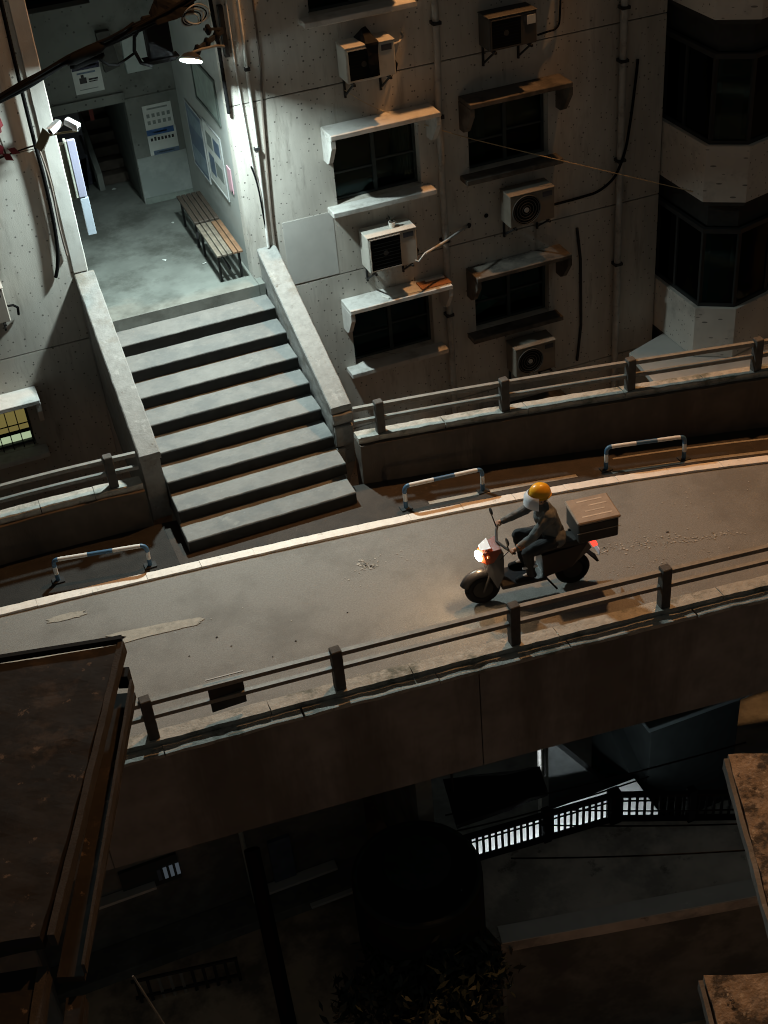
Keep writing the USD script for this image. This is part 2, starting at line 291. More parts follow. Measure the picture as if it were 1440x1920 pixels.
# ---------------------------------------------------------------- plan curves
def lin(poly, lo, hi):
    d = np.polyder(np.poly1d(poly))
    def f(x):
        xc = min(max(x, lo), hi); return float(np.polyval(poly, xc) + d(xc) * (x - xc))
    return f
wall_y = lin([1.24645952e-03, -2.37812666e-02, -1.16394591e-01, -2.52357], -2.2, 7.2)
kerb_y = lin([-9.84195797e-04, -4.64037175e-03, -1.04973987e-01, -3.4867978], -2.4, 6.9)
near_y = lin(np.polyfit([-1.24, -.75, .89, 3.1, 5.03], [-6.46, -6.49, -6.66, -6.86, -7.10], 2), -1.6, 5.2)
XS = np.arange(-8.0, 13.01, 0.25)
def ribbon(f0, f1, z0, z1, xs=XS, d0=0.0, d1=0.0):
    """solid that follows two plan curves (f0 nearer the building)"""
    g = G(); v = []
    for x in xs:
        a, b = f0(x) + d0, f1(x) + d1; zt = z1(x) if callable(z1) else z1
        v += [(x, a, z0), (x, a, zt), (x, b, zt), (x, b, z0)]
    f = []
    for i in range(len(xs) - 1):
        o = 4 * i
        for k in range(4): f.append((o + k, o + (k + 1) % 4, o + 4 + (k + 1) % 4, o + 4 + k))
    n = len(v) - 4
    f += [(3, 2, 1, 0), (n, n + 1, n + 2, n + 3)]
    return g.add(v, f)
def sheet(f0, f1, z, xs=XS, d0=0.0, d1=0.0, m=8):
    g = G(); v = []; f = []
    for x in xs:
        for k in range(m + 1):
            v.append((x, (f0(x) + d0) * (1 - k / m) + (f1(x) + d1) * k / m, z))
    for i in range(len(xs) - 1):
        for k in range(m):
            o = i * (m + 1) + k; f.append((o, o + 1, o + m + 2, o + m + 1))
    v = np.array(v); return g.add(v, f)

# ================================================================ GROUND, ROAD, VIADUCT
g = G(); v = []
g.box(-70, 70, -70, 70, -5.9, -5.2)
struct('ground', g, lowfloor_m)
struct('road', sheet(kerb_y, near_y, 0.0, d0=-0.05, d1=0.22), asphalt_m)
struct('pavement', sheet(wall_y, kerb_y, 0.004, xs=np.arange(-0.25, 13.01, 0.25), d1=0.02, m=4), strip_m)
struct('verge', sheet(wall_y, kerb_y, 0.002, xs=np.arange(-8.0, -0.2, 0.25), d1=0.02, m=4), mat('verge_shade', (0.016, 0.014, 0.012), 0.85, 0.4, 5.0, 0.5, 60))  # verge colour darkened to stand in for shadow of wall and left parapet
vi = struct('viaduct', ribbon(wall_y, near_y, -0.92, -0.02, d0=-0.02, d1=0.10), deck_m)
# front beam of the viaduct under the near parapet, with cast joints
gb = G()
jx = [-8.0, -4.6, -1.9, 1.95, 5.6, 9.2, 13.0]
for a, b in zip(jx[:-1], jx[1:]):
    part('beam_panel', ribbon(near_y, near_y, -0.98, 0.36, xs=np.linspace(a + 0.006, b - 0.006, 12), d0=0.08, d1=-0.05), deck_m, vi)
for x in (-6.0, -3.2, 7.2, 11.0):
    part('pier', G().box(x - 0.3, x + 0.3, -6.2, -5.5, -5.2, -0.93, 0.02), deck_m, vi)

# kerb: painted stones, dropped flush in front of the steps
kr = '/World/kerb'; UsdGeom.Xform.Define(stage, kr); tag(stage.GetPrimAtPath(kr), kind='structure')
x = -5.0
while x < 9.0:
    x1 = x + 0.62
    h = 0.095
    kh = 0.03
    gk = ribbon(kerb_y, kerb_y, -0.02, kh, xs=np.linspace(x + 0.002, x1 - 0.002, 4), d0=0.062, d1=-0.062)
    part('kerb_stone', rough(gk, 0.05, 0.006, 7.0, int(x * 10) + 80), kerb_m, kr)
    x = x1
# worn cement patches and splashes on the asphalt
def blob(cx, cy, lx, ly, ang, z, seed, n=64, jag=0.3):
    th = np.linspace(0, 2 * math.pi, n, endpoint=False); p = np.stack([np.cos(th) * 2.0, np.sin(th) * 2.0, np.full(n, seed * 3.1)], 1)
    r = 1 + jag * (meshkit.fbm(p * 1.6, 4, seed) - 0.5) * 2
    u = np.sign(np.cos(th)) * np.abs(np.cos(th)) ** 0.6 * lx * r; w = np.sign(np.sin(th)) * np.abs(np.sin(th)) ** 0.6 * ly * r
    return Polygon(np.stack([cx + u * math.cos(ang) - w * math.sin(ang), cy + u * math.sin(ang) + w * math.cos(ang)], 1)).buffer(0)
def flat(poly, z):
    g = G()
    for q in getattr(poly, 'geoms', [poly]):
        m = trimesh.creation.extrude_polygon(q, 0.003, engine='earcut'); g.add(m.vertices + [0, 0, z], m.faces)
    return g
patch_m = mat('worn_cement', (0.31, 0.285, 0.245), 0.9, 0.2, 14.0, 0.3, 80, stain=((0.2, 0.185, 0.16), 9.0, 0.56, 0.68, 0.7))
rp = '/World/road'
for i, (cx, cy, lx, ly, an, jg) in enumerate(((-0.86, -4.32, 0.52, 0.085, -0.13, 0.45), (-1.85, -4.22, 0.6, 0.09, -0.1, 0.45), (-1.66, -3.66, 0.2, 0.05, -0.1, 0.6))):
    part('cement_patch', flat(blob(cx, cy, lx, ly, an, 0, i + 3, jag=jg), 0.004), patch_m, rp)
splash_m = mat('dried_splash', (0.36, 0.34, 0.31), 0.9, 0.2)
gs = G(); r_ = random.Random(4)
def flecks(cx, cy, sx, sy, n, ang, big):
    for _ in range(n):
        px, py = r_.gauss(0, sx), r_.gauss(0, sy); s = big * 0.55 * (0.3 + r_.random() ** 2)
        q = blob(cx + px * math.cos(ang) - py * math.sin(ang), cy + px * math.sin(ang) + py * math.cos(ang), s, s * 0.75, r_.uniform(-1, 1), 0, r_.randint(0, 999), 12, 0.35)
        if not q.is_empty:
            for z in getattr(q, 'geoms', [q]):
                m = trimesh.creation.extrude_polygon(z, 0.002, engine='earcut'); gs.add(m.vertices + [0, 0, 0.004], m.faces)
flecks(1.66, -4.36, 0.07, 0.05, 60, -0.1, 0.03); flecks(2.0, -4.33, 0.2, 0.06, 30, -0.1, 0.012); flecks(1.45, -4.6, 0.1, 0.08, 8, 0, 0.02)
flecks(0.3, -4.9, 0.3, 0.2, 8, 0, 0.012); flecks(4.4, -5.35, 0.3, 0.035, 120, -0.16, 0.022); flecks(5.2, -5.6, 0.35, 0.03, 120, -0.2, 0.022)
flecks(5.3, -5.1, 0.7, 0.25, 80, -0.2, 0.014); flecks(4.7, -5.8, 0.6, 0.05, 90, -0.15, 0.014); flecks(3.2, -4.9, 1.2, 0.3, 20, -0.1, 0.008)
part('dried_splash', gs, splash_m, rp, kind='stuff')
gl = ribbon(kerb_y, kerb_y, 0.004, 0.007, xs=np.linspace(2.75, 4.55, 12), d0=0.26, d1=0.20)
part('pale_line', gl, patch_m, '/World/pavement')
part('pale_line', ribbon(kerb_y, kerb_y, 0.004, 0.007, xs=np.linspace(4.95, 7.4, 12), d0=0.20, d1=0.15), patch_m, '/World/pavement')
part('pale_line', ribbon(kerb_y, kerb_y, 0.004, 0.007, xs=np.linspace(5.1, 7.6, 12), d0=0.47, d1=0.44), patch_m, '/World/pavement')
gd = G()
for cx, cy, s in ((0.55, -5.18, 0.02), (-0.2, -4.75, 0.022), (-0.55, -4.9, 0.014), (4.95, -5.35, 0.02), (0.25, -5.3, 0.014), (-0.1, -4.95, 0.012), (1.2, -5.0, 0.012)):
    gd.hull(np.array([cx, cy, 0.006]) + rng.normal(size=(12, 3)) * [s * 0.55, s * 0.35, 0.003])
part('dark_debris', gd, black_m, rp, kind='stuff')

# ---------------------------------------------------------------- guard walls beside the stairs, with railings
def guard(label_wall, label_rail, x0, x1, fy, top, thick, outer, posts, rail_label, side=1, cop=0.9, zfun=None):
    """outer: -1 = face towards the camera is the road side"""
    pass
def wall_and_rail(xa, xb, fy, zb, ztop, th, label, rlabel, posts, ph, cop_len, copd):
    t = thing('guard_wall', label, 'wall', ((xa + xb) / 2, fy((xa + xb) / 2), 0), 'concrete guard walls along the road')
    xs = np.linspace(xa, xb, max(6, int((xb - xa) / 0.2)))
    gw = G(); v = []
    for x in xs:
        zt = ztop(x); v += [(x, fy(x) + th, zb), (x, fy(x) + th, zt), (x, fy(x), zt), (x, fy(x), zb)]
    f = []
    for i in range(len(xs) - 1):
        for k in range(4): f.append((4 * i + k, 4 * i + (k + 1) % 4, 4 * i + 4 + (k + 1) % 4, 4 * i + 4 + k))
    n = len(v) - 4; f += [(3, 2, 1, 0), (n, n + 1, n + 2, n + 3)]
    part('wall_body', rough(gw.add(v, f), 0.14, 0.012, 5.0, 3), wall_m, t)
    x = xa; i = 0
    while x < xb - 0.05:
        x1 = min(x + cop_len * (0.85 + 0.3 * random.random()), xb)
        gc = G(); vv = []
        for q in np.linspace(x + 0.004, x1 - 0.004, 4):
            zt = ztop(q) + 0.002; a, b = fy(q) + copd[0], fy(q) + copd[1]
            vv += [(q, a, zt), (q, a, zt + copd[2]), (q, b, zt + copd[2]), (q, b, zt)]
        ff = [(4 * i_ + k, 4 * i_ + (k + 1) % 4, 4 * i_ + 4 + (k + 1) % 4, 4 * i_ + 4 + k) for i_ in range(3) for k in range(4)] + [(3, 2, 1, 0), (12, 13, 14, 15)]
        part('coping_stone', rough(gc.add(vv, ff), 0.06, 0.009, 8.0, i), coping_m, t); x = x1; i += 1
    r = thing('guard_railing', rlabel, 'railing', ((xa + xb) / 2, fy((xa + xb) / 2), ztop((xa + xb) / 2)), 'two-bar guard railings on concrete walls')
    off = (copd[0] + copd[1]) / 2 + copd[3]
    for x in posts:
        zt = ztop(x) + copd[2]; y = fy(x) + off
        part('post', rough(G().box(x - 0.052, x + 0.052, y - 0.052, y + 0.052, zt - 0.10, zt + ph, 0.008), 0.08, 0.003, 12.0, 5), post_m, r)
    for hz, w, hh in ((ph - 0.06, 0.05, 0.05), (ph - 0.24, 0.045, 0.045)):
        cuts = [xa] + [p for p in posts if xa < p < xb] + [xb]
        for a, b in zip(cuts[:-1], cuts[1:]):
            a2 = a + (0.053 if a in posts else 0); b2 = b - (0.053 if b in posts else 0)
            if b2 - a2 < 0.05: continue
            xs_ = np.linspace(a2, b2, 4)
            gr = G()
            for q0, q1 in zip(xs_[:-1], xs_[1:]):
                gr.bar((q0, fy(q0) + off, ztop(q0) + copd[2] + hz), (q1, fy(q1) + off, ztop(q1) + copd[2] + hz), w, hh)
            part('rail', gr, rail_m, r)
    return t, r
rt_top = lambda x: 0.56 + 0.032 * (min(x, 7.5) - 2.3)
wall_and_rail(2.20, 11.0, wall_y, -0.9, rt_top, 0.24, 'long brown concrete wall to the right of the steps with a pale coping, along the far side of the road',
              'two-bar railing on the wall to the right of the steps, below the windows', [2.50, 3.98, 5.47, 6.97, 8.5, 10.0], 0.43, 1.1, (0.225, 0.055, 0.075, 0.0))
lf_top = lambda x: 0.52
wall_and_rail(-7.0, -0.36, wall_y, -0.9, lf_top, 0.24, 'dark concrete wall to the left of the steps with pale jointed coping stones, under the lit barred window',
              'two-bar railing left of the steps, in front of the lit barred window', [-5.2, -3.6, -2.15, -0.68], 0.43, 0.62, (0.225, 0.045, 0.075, 0.0))
nr_top = lambda x: 0.36
tN, rN = wall_and_rail(-8.0, 12.5, lambda x: near_y(x) - 0.02, -0.3, nr_top, 0.22, 'low concrete parapet with chipped tan top along the near edge of the road, above the dark drop',
              'long near-side railing between the road and the dark drop, passing in front of the scooter', [-4.6, -3.0, -1.20, 0.62, 2.40, 3.98, 5.6, 7.2, 9.0], 0.50, 1.6, (0.225, 0.075, 0.10, 0.0))
for i, x in enumerate(np.arange(-7.9, 12, 1.35)):
    part('ledge_stone', rough(ribbon(near_y, near_y, 0.365, 0.405, xs=np.linspace(x, x + 1.345 - 0.008 * (i % 3), 5), d0=0.05, d1=-0.075), 0.06, 0.012, 7.0, i), coping_m, tN)
# dark board fixed to the near railing
yb = near_y(-0.45) + 0.07
part('board', G().box(-0.62, -0.28, near_y(-0.45) - 0.0 + 0.125, near_y(-0.45) + 0.15, 0.58, 0.90), darkmetal_m, rN)
part('strip', G().bar((-0.62, near_y(-0.62) + 0.15, 0.965), (-0.26, near_y(-0.26) + 0.15, 0.965), 0.012, 0.01), pipe_m, rN)

# ================================================================ STAIRS
T, R = 0.3995, 0.162
st = thing('staircase', 'wide grey cement steps climbing from the road to the lamp-lit apartment entrance', 'stairs', (1.0, -1.6, 0))
for k in range(1, 9):
    z = (9 - k) * R; x0, x1 = (-0.075, 2.025)
    y0, y1 = -k * T, -(k - 1) * T - 0.001
    if k == 8: x0, x1 = -0.09, 1.99
    gstep = G().box(x0, x1, y0, y1, max(-0.01, z - 0.5), z, 0.008)
    sp_ = part('step', rough(gstep, 0.055, 0.0055, 9.0, k), tread_m, st)
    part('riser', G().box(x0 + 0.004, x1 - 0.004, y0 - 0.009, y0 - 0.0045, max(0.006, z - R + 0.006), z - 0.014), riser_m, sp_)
gl = G().box(-0.075, 1.948, 0.0, 4.55, 0.6, 9 * R, 0.006)
part('landing', gl, floor_m, st)
part('landing', G().box(1.95, 2.03, 0.0, 0.196, 0.6, 9 * R - 0.002), floor_m, st)
def parapet(x0, x1, za, zb, y1, label, seed):
    t = thing('stair_parapet', label, 'parapet wall', ((x0 + x1) / 2, -1.2, 0), 'sloping parapets either side of the steps')
    prof = Polygon([(0.195, za - 1.9), (0.195, za), (-0.15, za - 0.05), (y1, zb), (y1, -0.02), (y1 + 0.6, -0.9)])
    gb_ = G().extr(Polygon([(0.195, za - 1.9), (0.195, za - 0.09), (y1 + 0.03, zb - 0.09), (y1 + 0.05, -0.02), (y1 + 0.6, -0.9)]), lambda a, b, d: (d, a, b), x0 + 0.012, x1 - 0.012)
    part('parapet_body', rough(gb_, 0.09, 0.010, 7.0, seed), parapet_m, t)
    gc = G()
    c = 0.012
    pts = []
    for y, z in ((0.195, za), (y1, zb)):
        for xx, dz in ((x0 + c, 0), (x0, -c), (x0, -0.088), (x1, -0.088), (x1, -c), (x1 - c, 0)): pts.append((xx, y, z + dz))
    gc.hull(pts)
    part('coping', rough(gc, 0.045, 0.006, 9.0, seed + 5), parapet_m, t)
    return t
parapet(-0.335, -0.082, 2.12, 0.94, -2.40, 'sloping concrete parapet on the left of the steps, below the security cameras', 2)
pq = parapet(2.035, 2.30, 1.86, 0.86, -2.38, 'sloping concrete parapet on the right of the steps, ending in a rough cracked pillar', 4)
for k_, (xa, xb, za, zb) in enumerate(((2.04, 2.295, 0.62, 0.76), (2.05, 2.29, 0.30, 0.58), (2.04, 2.16, 0.03, 0.26))):
    part('plaster_patch', rough(G().box(xa, xb, -2.415, -2.345, za, zb, 0.012), 0.05, 0.014, 9.0, 30 + k_), parapet_m, pq)

# ================================================================ APARTMENT BUILDING
bd = thing('apartment_building', 'pale pitted concrete apartment building with hooded windows and a lamp-lit entrance recess', 'building', (2.0, 0.2, -5.2))
TOP = 15.6
joints = [-5.2, -3.85, -1.30, 1.205, 3.78, 6.3, 8.85, 11.4, TOP]
wins_R = [(3.20, 4.40, 2.20, 3.10), (5.10, 6.28, 2.20, 3.10), (3.22, 4.44, -0.25, 0.64), (5.10, 6.28, -0.23, 0.63), (3.10, 4.28, 4.66, 5.56), (5.1, 6.28, 4.66, 5.56),
          (3.2, 4.4, -2.7, -1.8), (5.1, 6.28, -2.7, -1.8)]
wins_L = [(-2.55, -1.33, -0.16, 0.54), (-2.55, -1.33, -2.7, -1.8)]
def facade(x0, x1, wins, m, name='wall_panel'):
    for z0, z1 in zip(joints[:-1], joints[1:]):
        p = sbox(x0, z0 + 0.008, x1, z1 - 0.008)
        for w in wins: p = p.difference(sbox(w[0], w[2], w[1], w[3]))
        gg = G()
        for q in getattr(p, 'geoms', [p]): gg.extr(q, lambda a, b, d: (a, d, b), 0.2, 0.45)
        part(name, gg, m, bd)
    gg = G(); p = sbox(x0 + 0.02, joints[0], x1 - 0.02, TOP)
    for w in wins: p = p.difference(sbox(w[0] - 0.01, w[2] - 0.01, w[1] + 0.01, w[3] + 0.01))
    gg.extr(p, lambda a, b, d: (a, d, b), 0.225, 0.44)
    part('joint_backing', gg, joint_m, bd)
facade(1.95, 8.05, wins_R, facade_m)
facade(-12.0, -0.335, wins_L, facade_m)
# a smoother patched area of render left of the kitchen window
part('render_patch', G().box(2.42, 3.12, 0.1965, 0.2, 1.225, 2.13), smooth_m, bd)
# pilaster at the left edge of the recess
part('pilaster', rough(G().box(-0.335, -0.150, 0.185, 0.5, 2.13, TOP, 0.01), 0.12, 0.004, 6.0, 9), smooth_m, bd)
part('base_wall', G().box(-0.33, -0.152, 0.2, 0.5, -5.2, 2.125), smooth_m, bd)
# recess: right side wall, back wall, left reveal
part('recess_side_wall', G().extr(sbox(0.452, 0.6, 3.3, TOP), lambda a, b, d: (d, a, b), 1.952, 2.2), inner_m, bd)
part('recess_corner', G().box(1.9505, 2.2, 0.2022, 0.452, 0.6, TOP), inner_m, bd) if False else None
part('recess_side_wall', G().extr(sbox(0.452, 0.6, 6.2, TOP), lambda a, b, d: (d, a, b), -0.37, -0.152), inner_m, bd)
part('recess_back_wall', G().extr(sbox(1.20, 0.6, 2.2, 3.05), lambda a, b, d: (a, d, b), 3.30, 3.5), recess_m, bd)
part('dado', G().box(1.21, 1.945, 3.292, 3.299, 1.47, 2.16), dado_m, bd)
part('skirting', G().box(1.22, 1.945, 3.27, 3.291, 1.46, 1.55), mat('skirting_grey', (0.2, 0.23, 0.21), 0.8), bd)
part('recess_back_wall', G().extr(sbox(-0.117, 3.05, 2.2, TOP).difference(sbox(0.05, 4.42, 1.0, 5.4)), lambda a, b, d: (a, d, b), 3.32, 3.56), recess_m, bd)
part('lintel', G().box(-0.117, 1.20, 3.28, 3.319, 3.02, 3.16), recess_m, bd)
part('passage_wall', G().box(1.20, 1.3, 3.5, 6.2, 0.6, 3.3), mat('passage_dark', (0.10, 0.11, 0.10), 0.8, 0.3, 4), bd)
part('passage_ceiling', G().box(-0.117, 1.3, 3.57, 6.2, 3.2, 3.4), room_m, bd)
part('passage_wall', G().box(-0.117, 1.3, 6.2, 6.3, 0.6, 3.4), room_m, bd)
part('dark_room', G().box(0.02, 1.03, 3.57, 4.6, 4.40, 4.41).box(0.02, 1.03, 4.6, 4.61, 4.4, 5.45).box(0.02, 0.03, 3.57, 4.6, 4.4, 5.45).box(1.03, 1.04, 3.57, 4.6, 4.4, 5.45), room_m, bd)
# inner stairs that climb inside the passage
for k in range(9):
    part('inner_step', G().box(0.80, 1.19, 4.30 + k * 0.2, 4.30 + (k + 1) * 0.2 - 0.002, 1.46 + k * 0.15 + 0.0, 1.46 + (k + 1) * 0.15, 0.008), mat('inner_step_brown', (0.08, 0.064, 0.052), 0.8, 0.3, 8.0), bd)
part('stringer', G().hull([(x, y, z) for x in (0.70, 0.78) for y, z in ((4.15, 1.46), (4.3, 1.46), (6.15, 2.85), (6.15, 3.05), (4.15, 1.72))]), recess_m, bd)
part('handrail', G().tube([(0.62, 4.2, 2.05), (0.62, 5.1, 2.7), (0.62, 6.1, 3.15)], 0.02), darkmetal_m, bd)
part('red_panel', G().box(0.80, 0.86, 4.28, 4.29, 2.5, 3.0), mat('red_paint', (0.2, 0.03, 0.02), 0.6), bd)
dr = part('door', G().box(0.06, 0.10, 3.0, 3.28, 1.47, 3.0, 0.004), mat('door_dark', (0.018, 0.02, 0.022), 0.4), bd, label='dark entrance door folded open')
part('inner_door', G().box(0.10, 0.66, 4.46, 4.5, 1.47, 2.9), mat('door_navy', (0.02, 0.02, 0.035), 0.4), bd)
part('white_panel', G().box(0.32, 0.62, 3.9, 3.93, 3.0, 3.17), paper_m, bd)
part('lilac_sheet', G().add([(0.42, 4.2, 1.95), (0.60, 4.2, 2.0), (0.54, 4.2, 1.48)], [(0, 2, 1), (0, 1, 2)]), lilac_m, bd)

def window(w, hood=True, sill=True, lit=False, cross=True, seed=0, sill_m=sill_m, curtain=None):
    x0, x1, z0, z1 = w
    fr = G(); t = 0.035
    fr.box(x0 + 0.002, x0 + t, 0.33, 0.38, z0 + 0.002, z1 - 0.002).box(x1 - t, x1 - 0.002, 0.33, 0.38, z0 + 0.002, z1 - 0.002)
    fr.box(x0 + t, x1 - t, 0.33, 0.38, z0 + 0.002, z0 + t).box(x0 + t, x1 - t, 0.33, 0.38, z1 - t, z1 - 0.002)
    f = part('window', fr, frame_m, bd)
    xm = (x0 + x1) / 2
    part('mullion', G().box(xm - 0.025, xm + 0.025, 0.325, 0.375, z0 + t, z1 - t), frame_m, f)
    if cross:
        part('glazing_bar', G().box(x0 + t, xm - 0.026, 0.335, 0.37, z0 + 0.36, z0 + 0.385), frame_m, f)
        part('glazing_bar', G().box(xm + 0.026, x1 - t, 0.335, 0.37, z0 + 0.42, z0 + 0.445), frame_m, f)
    part('pane', G().box(x0 + t, xm - 0.026, 0.350, 0.354, z0 + t, z1 - t), glass_m, f)
    part('pane', G().box(xm + 0.026, x1 - t, 0.358, 0.362, z0 + t, z1 - t), glass_m, f)
    g = G()
    g.box(x0 - 0.3, x1 + 0.3, 1.9, 1.92, z0 - 0.5, z1 + 0.2).box(x0 - 0.3, x1 + 0.3, 0.47, 1.9, z0 - 0.5, z0 - 0.48).box(x0 - 0.3, x1 + 0.3, 0.47, 1.9, z1 + 0.18, z1 + 0.2)
    g.box(x0 - 0.3, x0 - 0.28, 0.47, 1.9, z0 - 0.48, z1 + 0.18).box(x1 + 0.28, x1 + 0.3, 0.47, 1.9, z0 - 0.48, z1 + 0.18)
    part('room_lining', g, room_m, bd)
    if hood:
        h = part('window_hood', rough(G().box(x0 - 0.12, x1 + 0.17, -0.19, 0.198, z1 + 0.125, z1 + 0.19, 0.008), 0.12, 0.003, 9.0, seed), sill_m, bd)
        for xa in (x0 - 0.12, x1 + 0.11):
            prof = Polygon([(0.198, z1 + 0.123), (-0.185, z1 + 0.123), (-0.185, z1 + 0.02), (-0.02, z1 - 0.22), (0.06, z1 - 0.26), (0.198, z1 - 0.26)])
            part('hood_cheek', G().extr(prof, lambda a, b, d: (d, a, b), xa, xa + 0.06), sill_m, h)
    if sill:
        part('window_sill', rough(G().box(x0 - 0.14, x1 + 0.12, -0.03, 0.33, z0 - 0.075, z0 - 0.002, 0.008), 0.12, 0.003, 9.0, seed + 3), sill_m, bd)
for i, w in enumerate(wins_R): window(w, seed=i, sill_m=darksill_m if w[0] > 5 else sill_m)
def curtain(w, a, b, m, zlo=0.0):
    n = 22; v = []; x0, x1 = w[0] + (w[1] - w[0]) * a, w[0] + (w[1] - w[0]) * b
    for k in range(n + 1):
        x = x0 + (x1 - x0) * k / n; y = 0.47 + 0.018 * math.sin(k * 1.9) + 0.008 * math.sin(k * 0.7)
        v += [(x, y, w[2] + 0.03 + zlo), (x, y, w[3] - 0.03)]
    part('curtain', G().add(v, [(2 * k, 2 * k + 2, 2 * k + 3, 2 * k + 1) for k in range(n)]), m, bd)
curtain(wins_R[0], 0.74, 0.97, mat('curtain_grey', (0.05, 0.055, 0.055), 0.9)); curtain(wins_R[1], 0.03, 0.30, mat('curtain_brown', (0.05, 0.04, 0.035), 0.9)); curtain(wins_R[3], 0.55, 0.97, mat('curtain_teal', (0.04, 0.06, 0.055), 0.9), 0.25); curtain(wins_R[4], 0.03, 0.5, MATS['curtain_grey'])
# curtains behind the lower right window
part('curtain', G().add([(5.2, 0.5, -0.1), (5.35, 0.5, 0.15), (5.6, 0.5, -0.02), (5.25, 0.5, -0.16)], [(0, 1, 2, 3)]).add([(5.2, 0.5, 0.2), (5.35, 0.5, 0.3), (5.3, 0.5, 0.05)], [(0, 1, 2)]), mat('curtain_green', (0.16, 0.22, 0.18), 0.9), bd)
# the lit barred window at the left
x0, x1, z0, z1 = wins_L[0]
window(wins_L[0], cross=False, seed=11)
part('lit_blind', G().box(x0 + 0.03, x1 - 0.03, 0.395, 0.40, z0 + 0.19, z1 - 0.03), win_e, bd, label='glowing yellow blind behind the bars')
part('lit_gap', G().box(x0 + 0.03, x1 - 0.03, 0.395, 0.40, z0 + 0.03, z0 + 0.13), win2_e, bd, label='bright gap below the yellow blind')
fg = part('window_grille', G().bar((x0, 0.27, (z0 + z1) / 2), (x1, 0.27, (z0 + z1) / 2), 0.012, 0.012), darkmetal_m, bd)
for i in range(9):
    x = x1 - 0.03 - i * 0.135
    part('bar', G().bar((x, 0.255, z0), (x, 0.255, z1), 0.013, 0.013), darkmetal_m, fg)
window(wins_L[1], seed=12)

# ---------------------------------------------------------------- bay window tower at the right
bt = thing('bay_window_building', 'tall angled bay windows stacked above each other at the right, with pale pitted parapets', 'building', (8.6, -0.4, -5.2))
def offs(poly, d): return Polygon(poly).buffer(d, join_style=2)
BAY = [(8.056, 1.2), (8.10, -0.86), (8.58, -1.17), (9.25, -1.0), (10.4, -0.4), (10.4, 1.2)]
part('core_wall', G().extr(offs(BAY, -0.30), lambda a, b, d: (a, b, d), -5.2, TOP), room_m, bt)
for n, zb in enumerate((-3.42, -0.97, 1.48, 3.95, 6.4, 8.9, 11.4)):
    part('bay_parapet', G().extr(Polygon(BAY).difference(offs(BAY, -0.18)), lambda a, b, d: (a, b, d), zb, zb + 0.80), bay_m, bt)
    part('bay_floor', G().extr(offs(BAY, -0.02), lambda a, b, d: (a, b, d), zb - 0.06, zb - 0.001), bay_dark_m, bt)
    rail = part('bay_window', G().extr(offs(BAY, -0.06).difference(offs(BAY, -0.12)), lambda a, b, d: (a, b, d), zb + 0.801, zb + 0.85).extr(offs(BAY, -0.06).difference(offs(BAY, -0.12)), lambda a, b, d: (a, b, d), zb + 1.95, zb + 2.02), bayframe_m, bt)
    ins = list(offs(BAY, -0.09).exterior.coords)[:-1]
    pts = [np.array(q) for q in ins]
    order = sorted(range(len(pts)), key=lambda i: i)
    for a, b in zip(pts, pts[1:] + pts[:1]):
        if min(a[1], b[1]) > 0.9 and abs(a[1] - b[1]) < 0.1: continue
        L_ = np.linalg.norm(b - a)
        nseg = max(1, int(round(L_ / 0.55)))
        for k in range(nseg + 1):
            q = a + (b - a) * k / nseg
            if k < nseg or True:
                part('bay_mullion', G().bar((q[0], q[1], zb + 0.85), (q[0], q[1], zb + 1.95), 0.05, 0.05), bayframe_m, rail) if k < nseg else None
            if k < nseg:
                q2 = a + (b - a) * (k + 1) / nseg; d = (b - a) / L_ * 0.03
                part('pane', G().bar((q[0] + d[0], q[1] + d[1], zb + 1.4), (q2[0] - d[0], q2[1] - d[1], zb + 1.4), 0.006, 1.1), glass_m, rail)
    part('bay_band', G().extr(offs(BAY, -0.16), lambda a, b, d: (a, b, d), zb + 2.021, zb + 2.38), bay_dark_m, bt)
    part('bay_lining', G().extr(offs(BAY, -0.30).difference(offs(BAY, -0.32)), lambda a, b, d: (a, b, d), zb + 0.8, zb + 2.0), room_m, bt) if False else None
single('roof_ledge', G().add([(7.35, -0.32, -1.06), (7.26, -1.2, -1.06), (10.4, -2.2, -1.06), (10.4, -0.3, -1.06), (8.09, -0.06, -1.06), (7.35, -0.32, -0.985), (7.26, -1.2, -0.985), (10.4, -2.2, -0.985), (10.4, -0.3, -0.985), (8.09, -0.06, -0.985)],
       [(5, 6, 9, 9), (6, 7, 8, 9), (0, 1, 6, 5), (1, 2, 7, 6), (2, 3, 8, 7), (3, 4, 9, 8), (4, 0, 5, 9)]), smooth_m, 'flat grey concrete ledge at the foot of the lowest bay window, seen through the railing', 'ledge')

# ================================================================ LAMPS
LP = np.array([1.46, -0.40, 4.63])
ln = np.array([-0.31, -0.44, -0.84]); ln /= np.linalg.norm(ln)
lamp = thing('wall_lamp', 'glowing white lamp on a bracket arm at the corner of the entrance', 'lamp', tuple(LP))
a_ = np.cross(ln, [1, 0, 0]); a_ /= np.linalg.norm(a_); b_ = np.cross(ln, a_)
def disc(c, n, a, b, r, k=28):
    v = [c] + [c + r * (math.cos(2 * math.pi * i / k) * a + math.sin(2 * math.pi * i / k) * b) for i in range(k)]
    return G().add(v, [(0, 1 + i, 1 + (i + 1) % k) for i in range(k)] if np.dot(np.cross(v[1] - v[0], v[2] - v[0]), n) > 0 else [(0, 1 + (i + 1) % k, 1 + i) for i in range(k)])
lv, lf = [], []
for i_ in range(6):
    ph = i_ / 6 * math.pi / 2
    for k_ in range(24):
        q_ = 2 * math.pi * k_ / 24; lv.append(LP + 0.115 * math.cos(ph) * (math.cos(q_) * a_ + math.sin(q_) * b_) + ln * 0.004 * math.sin(ph))
lv.append(LP + ln * 0.004)
for i_ in range(5):
    for k_ in range(24): lf.append((i_ * 24 + k_, i_ * 24 + (k_ + 1) % 24, (i_ + 1) * 24 + (k_ + 1) % 24, (i_ + 1) * 24 + k_))
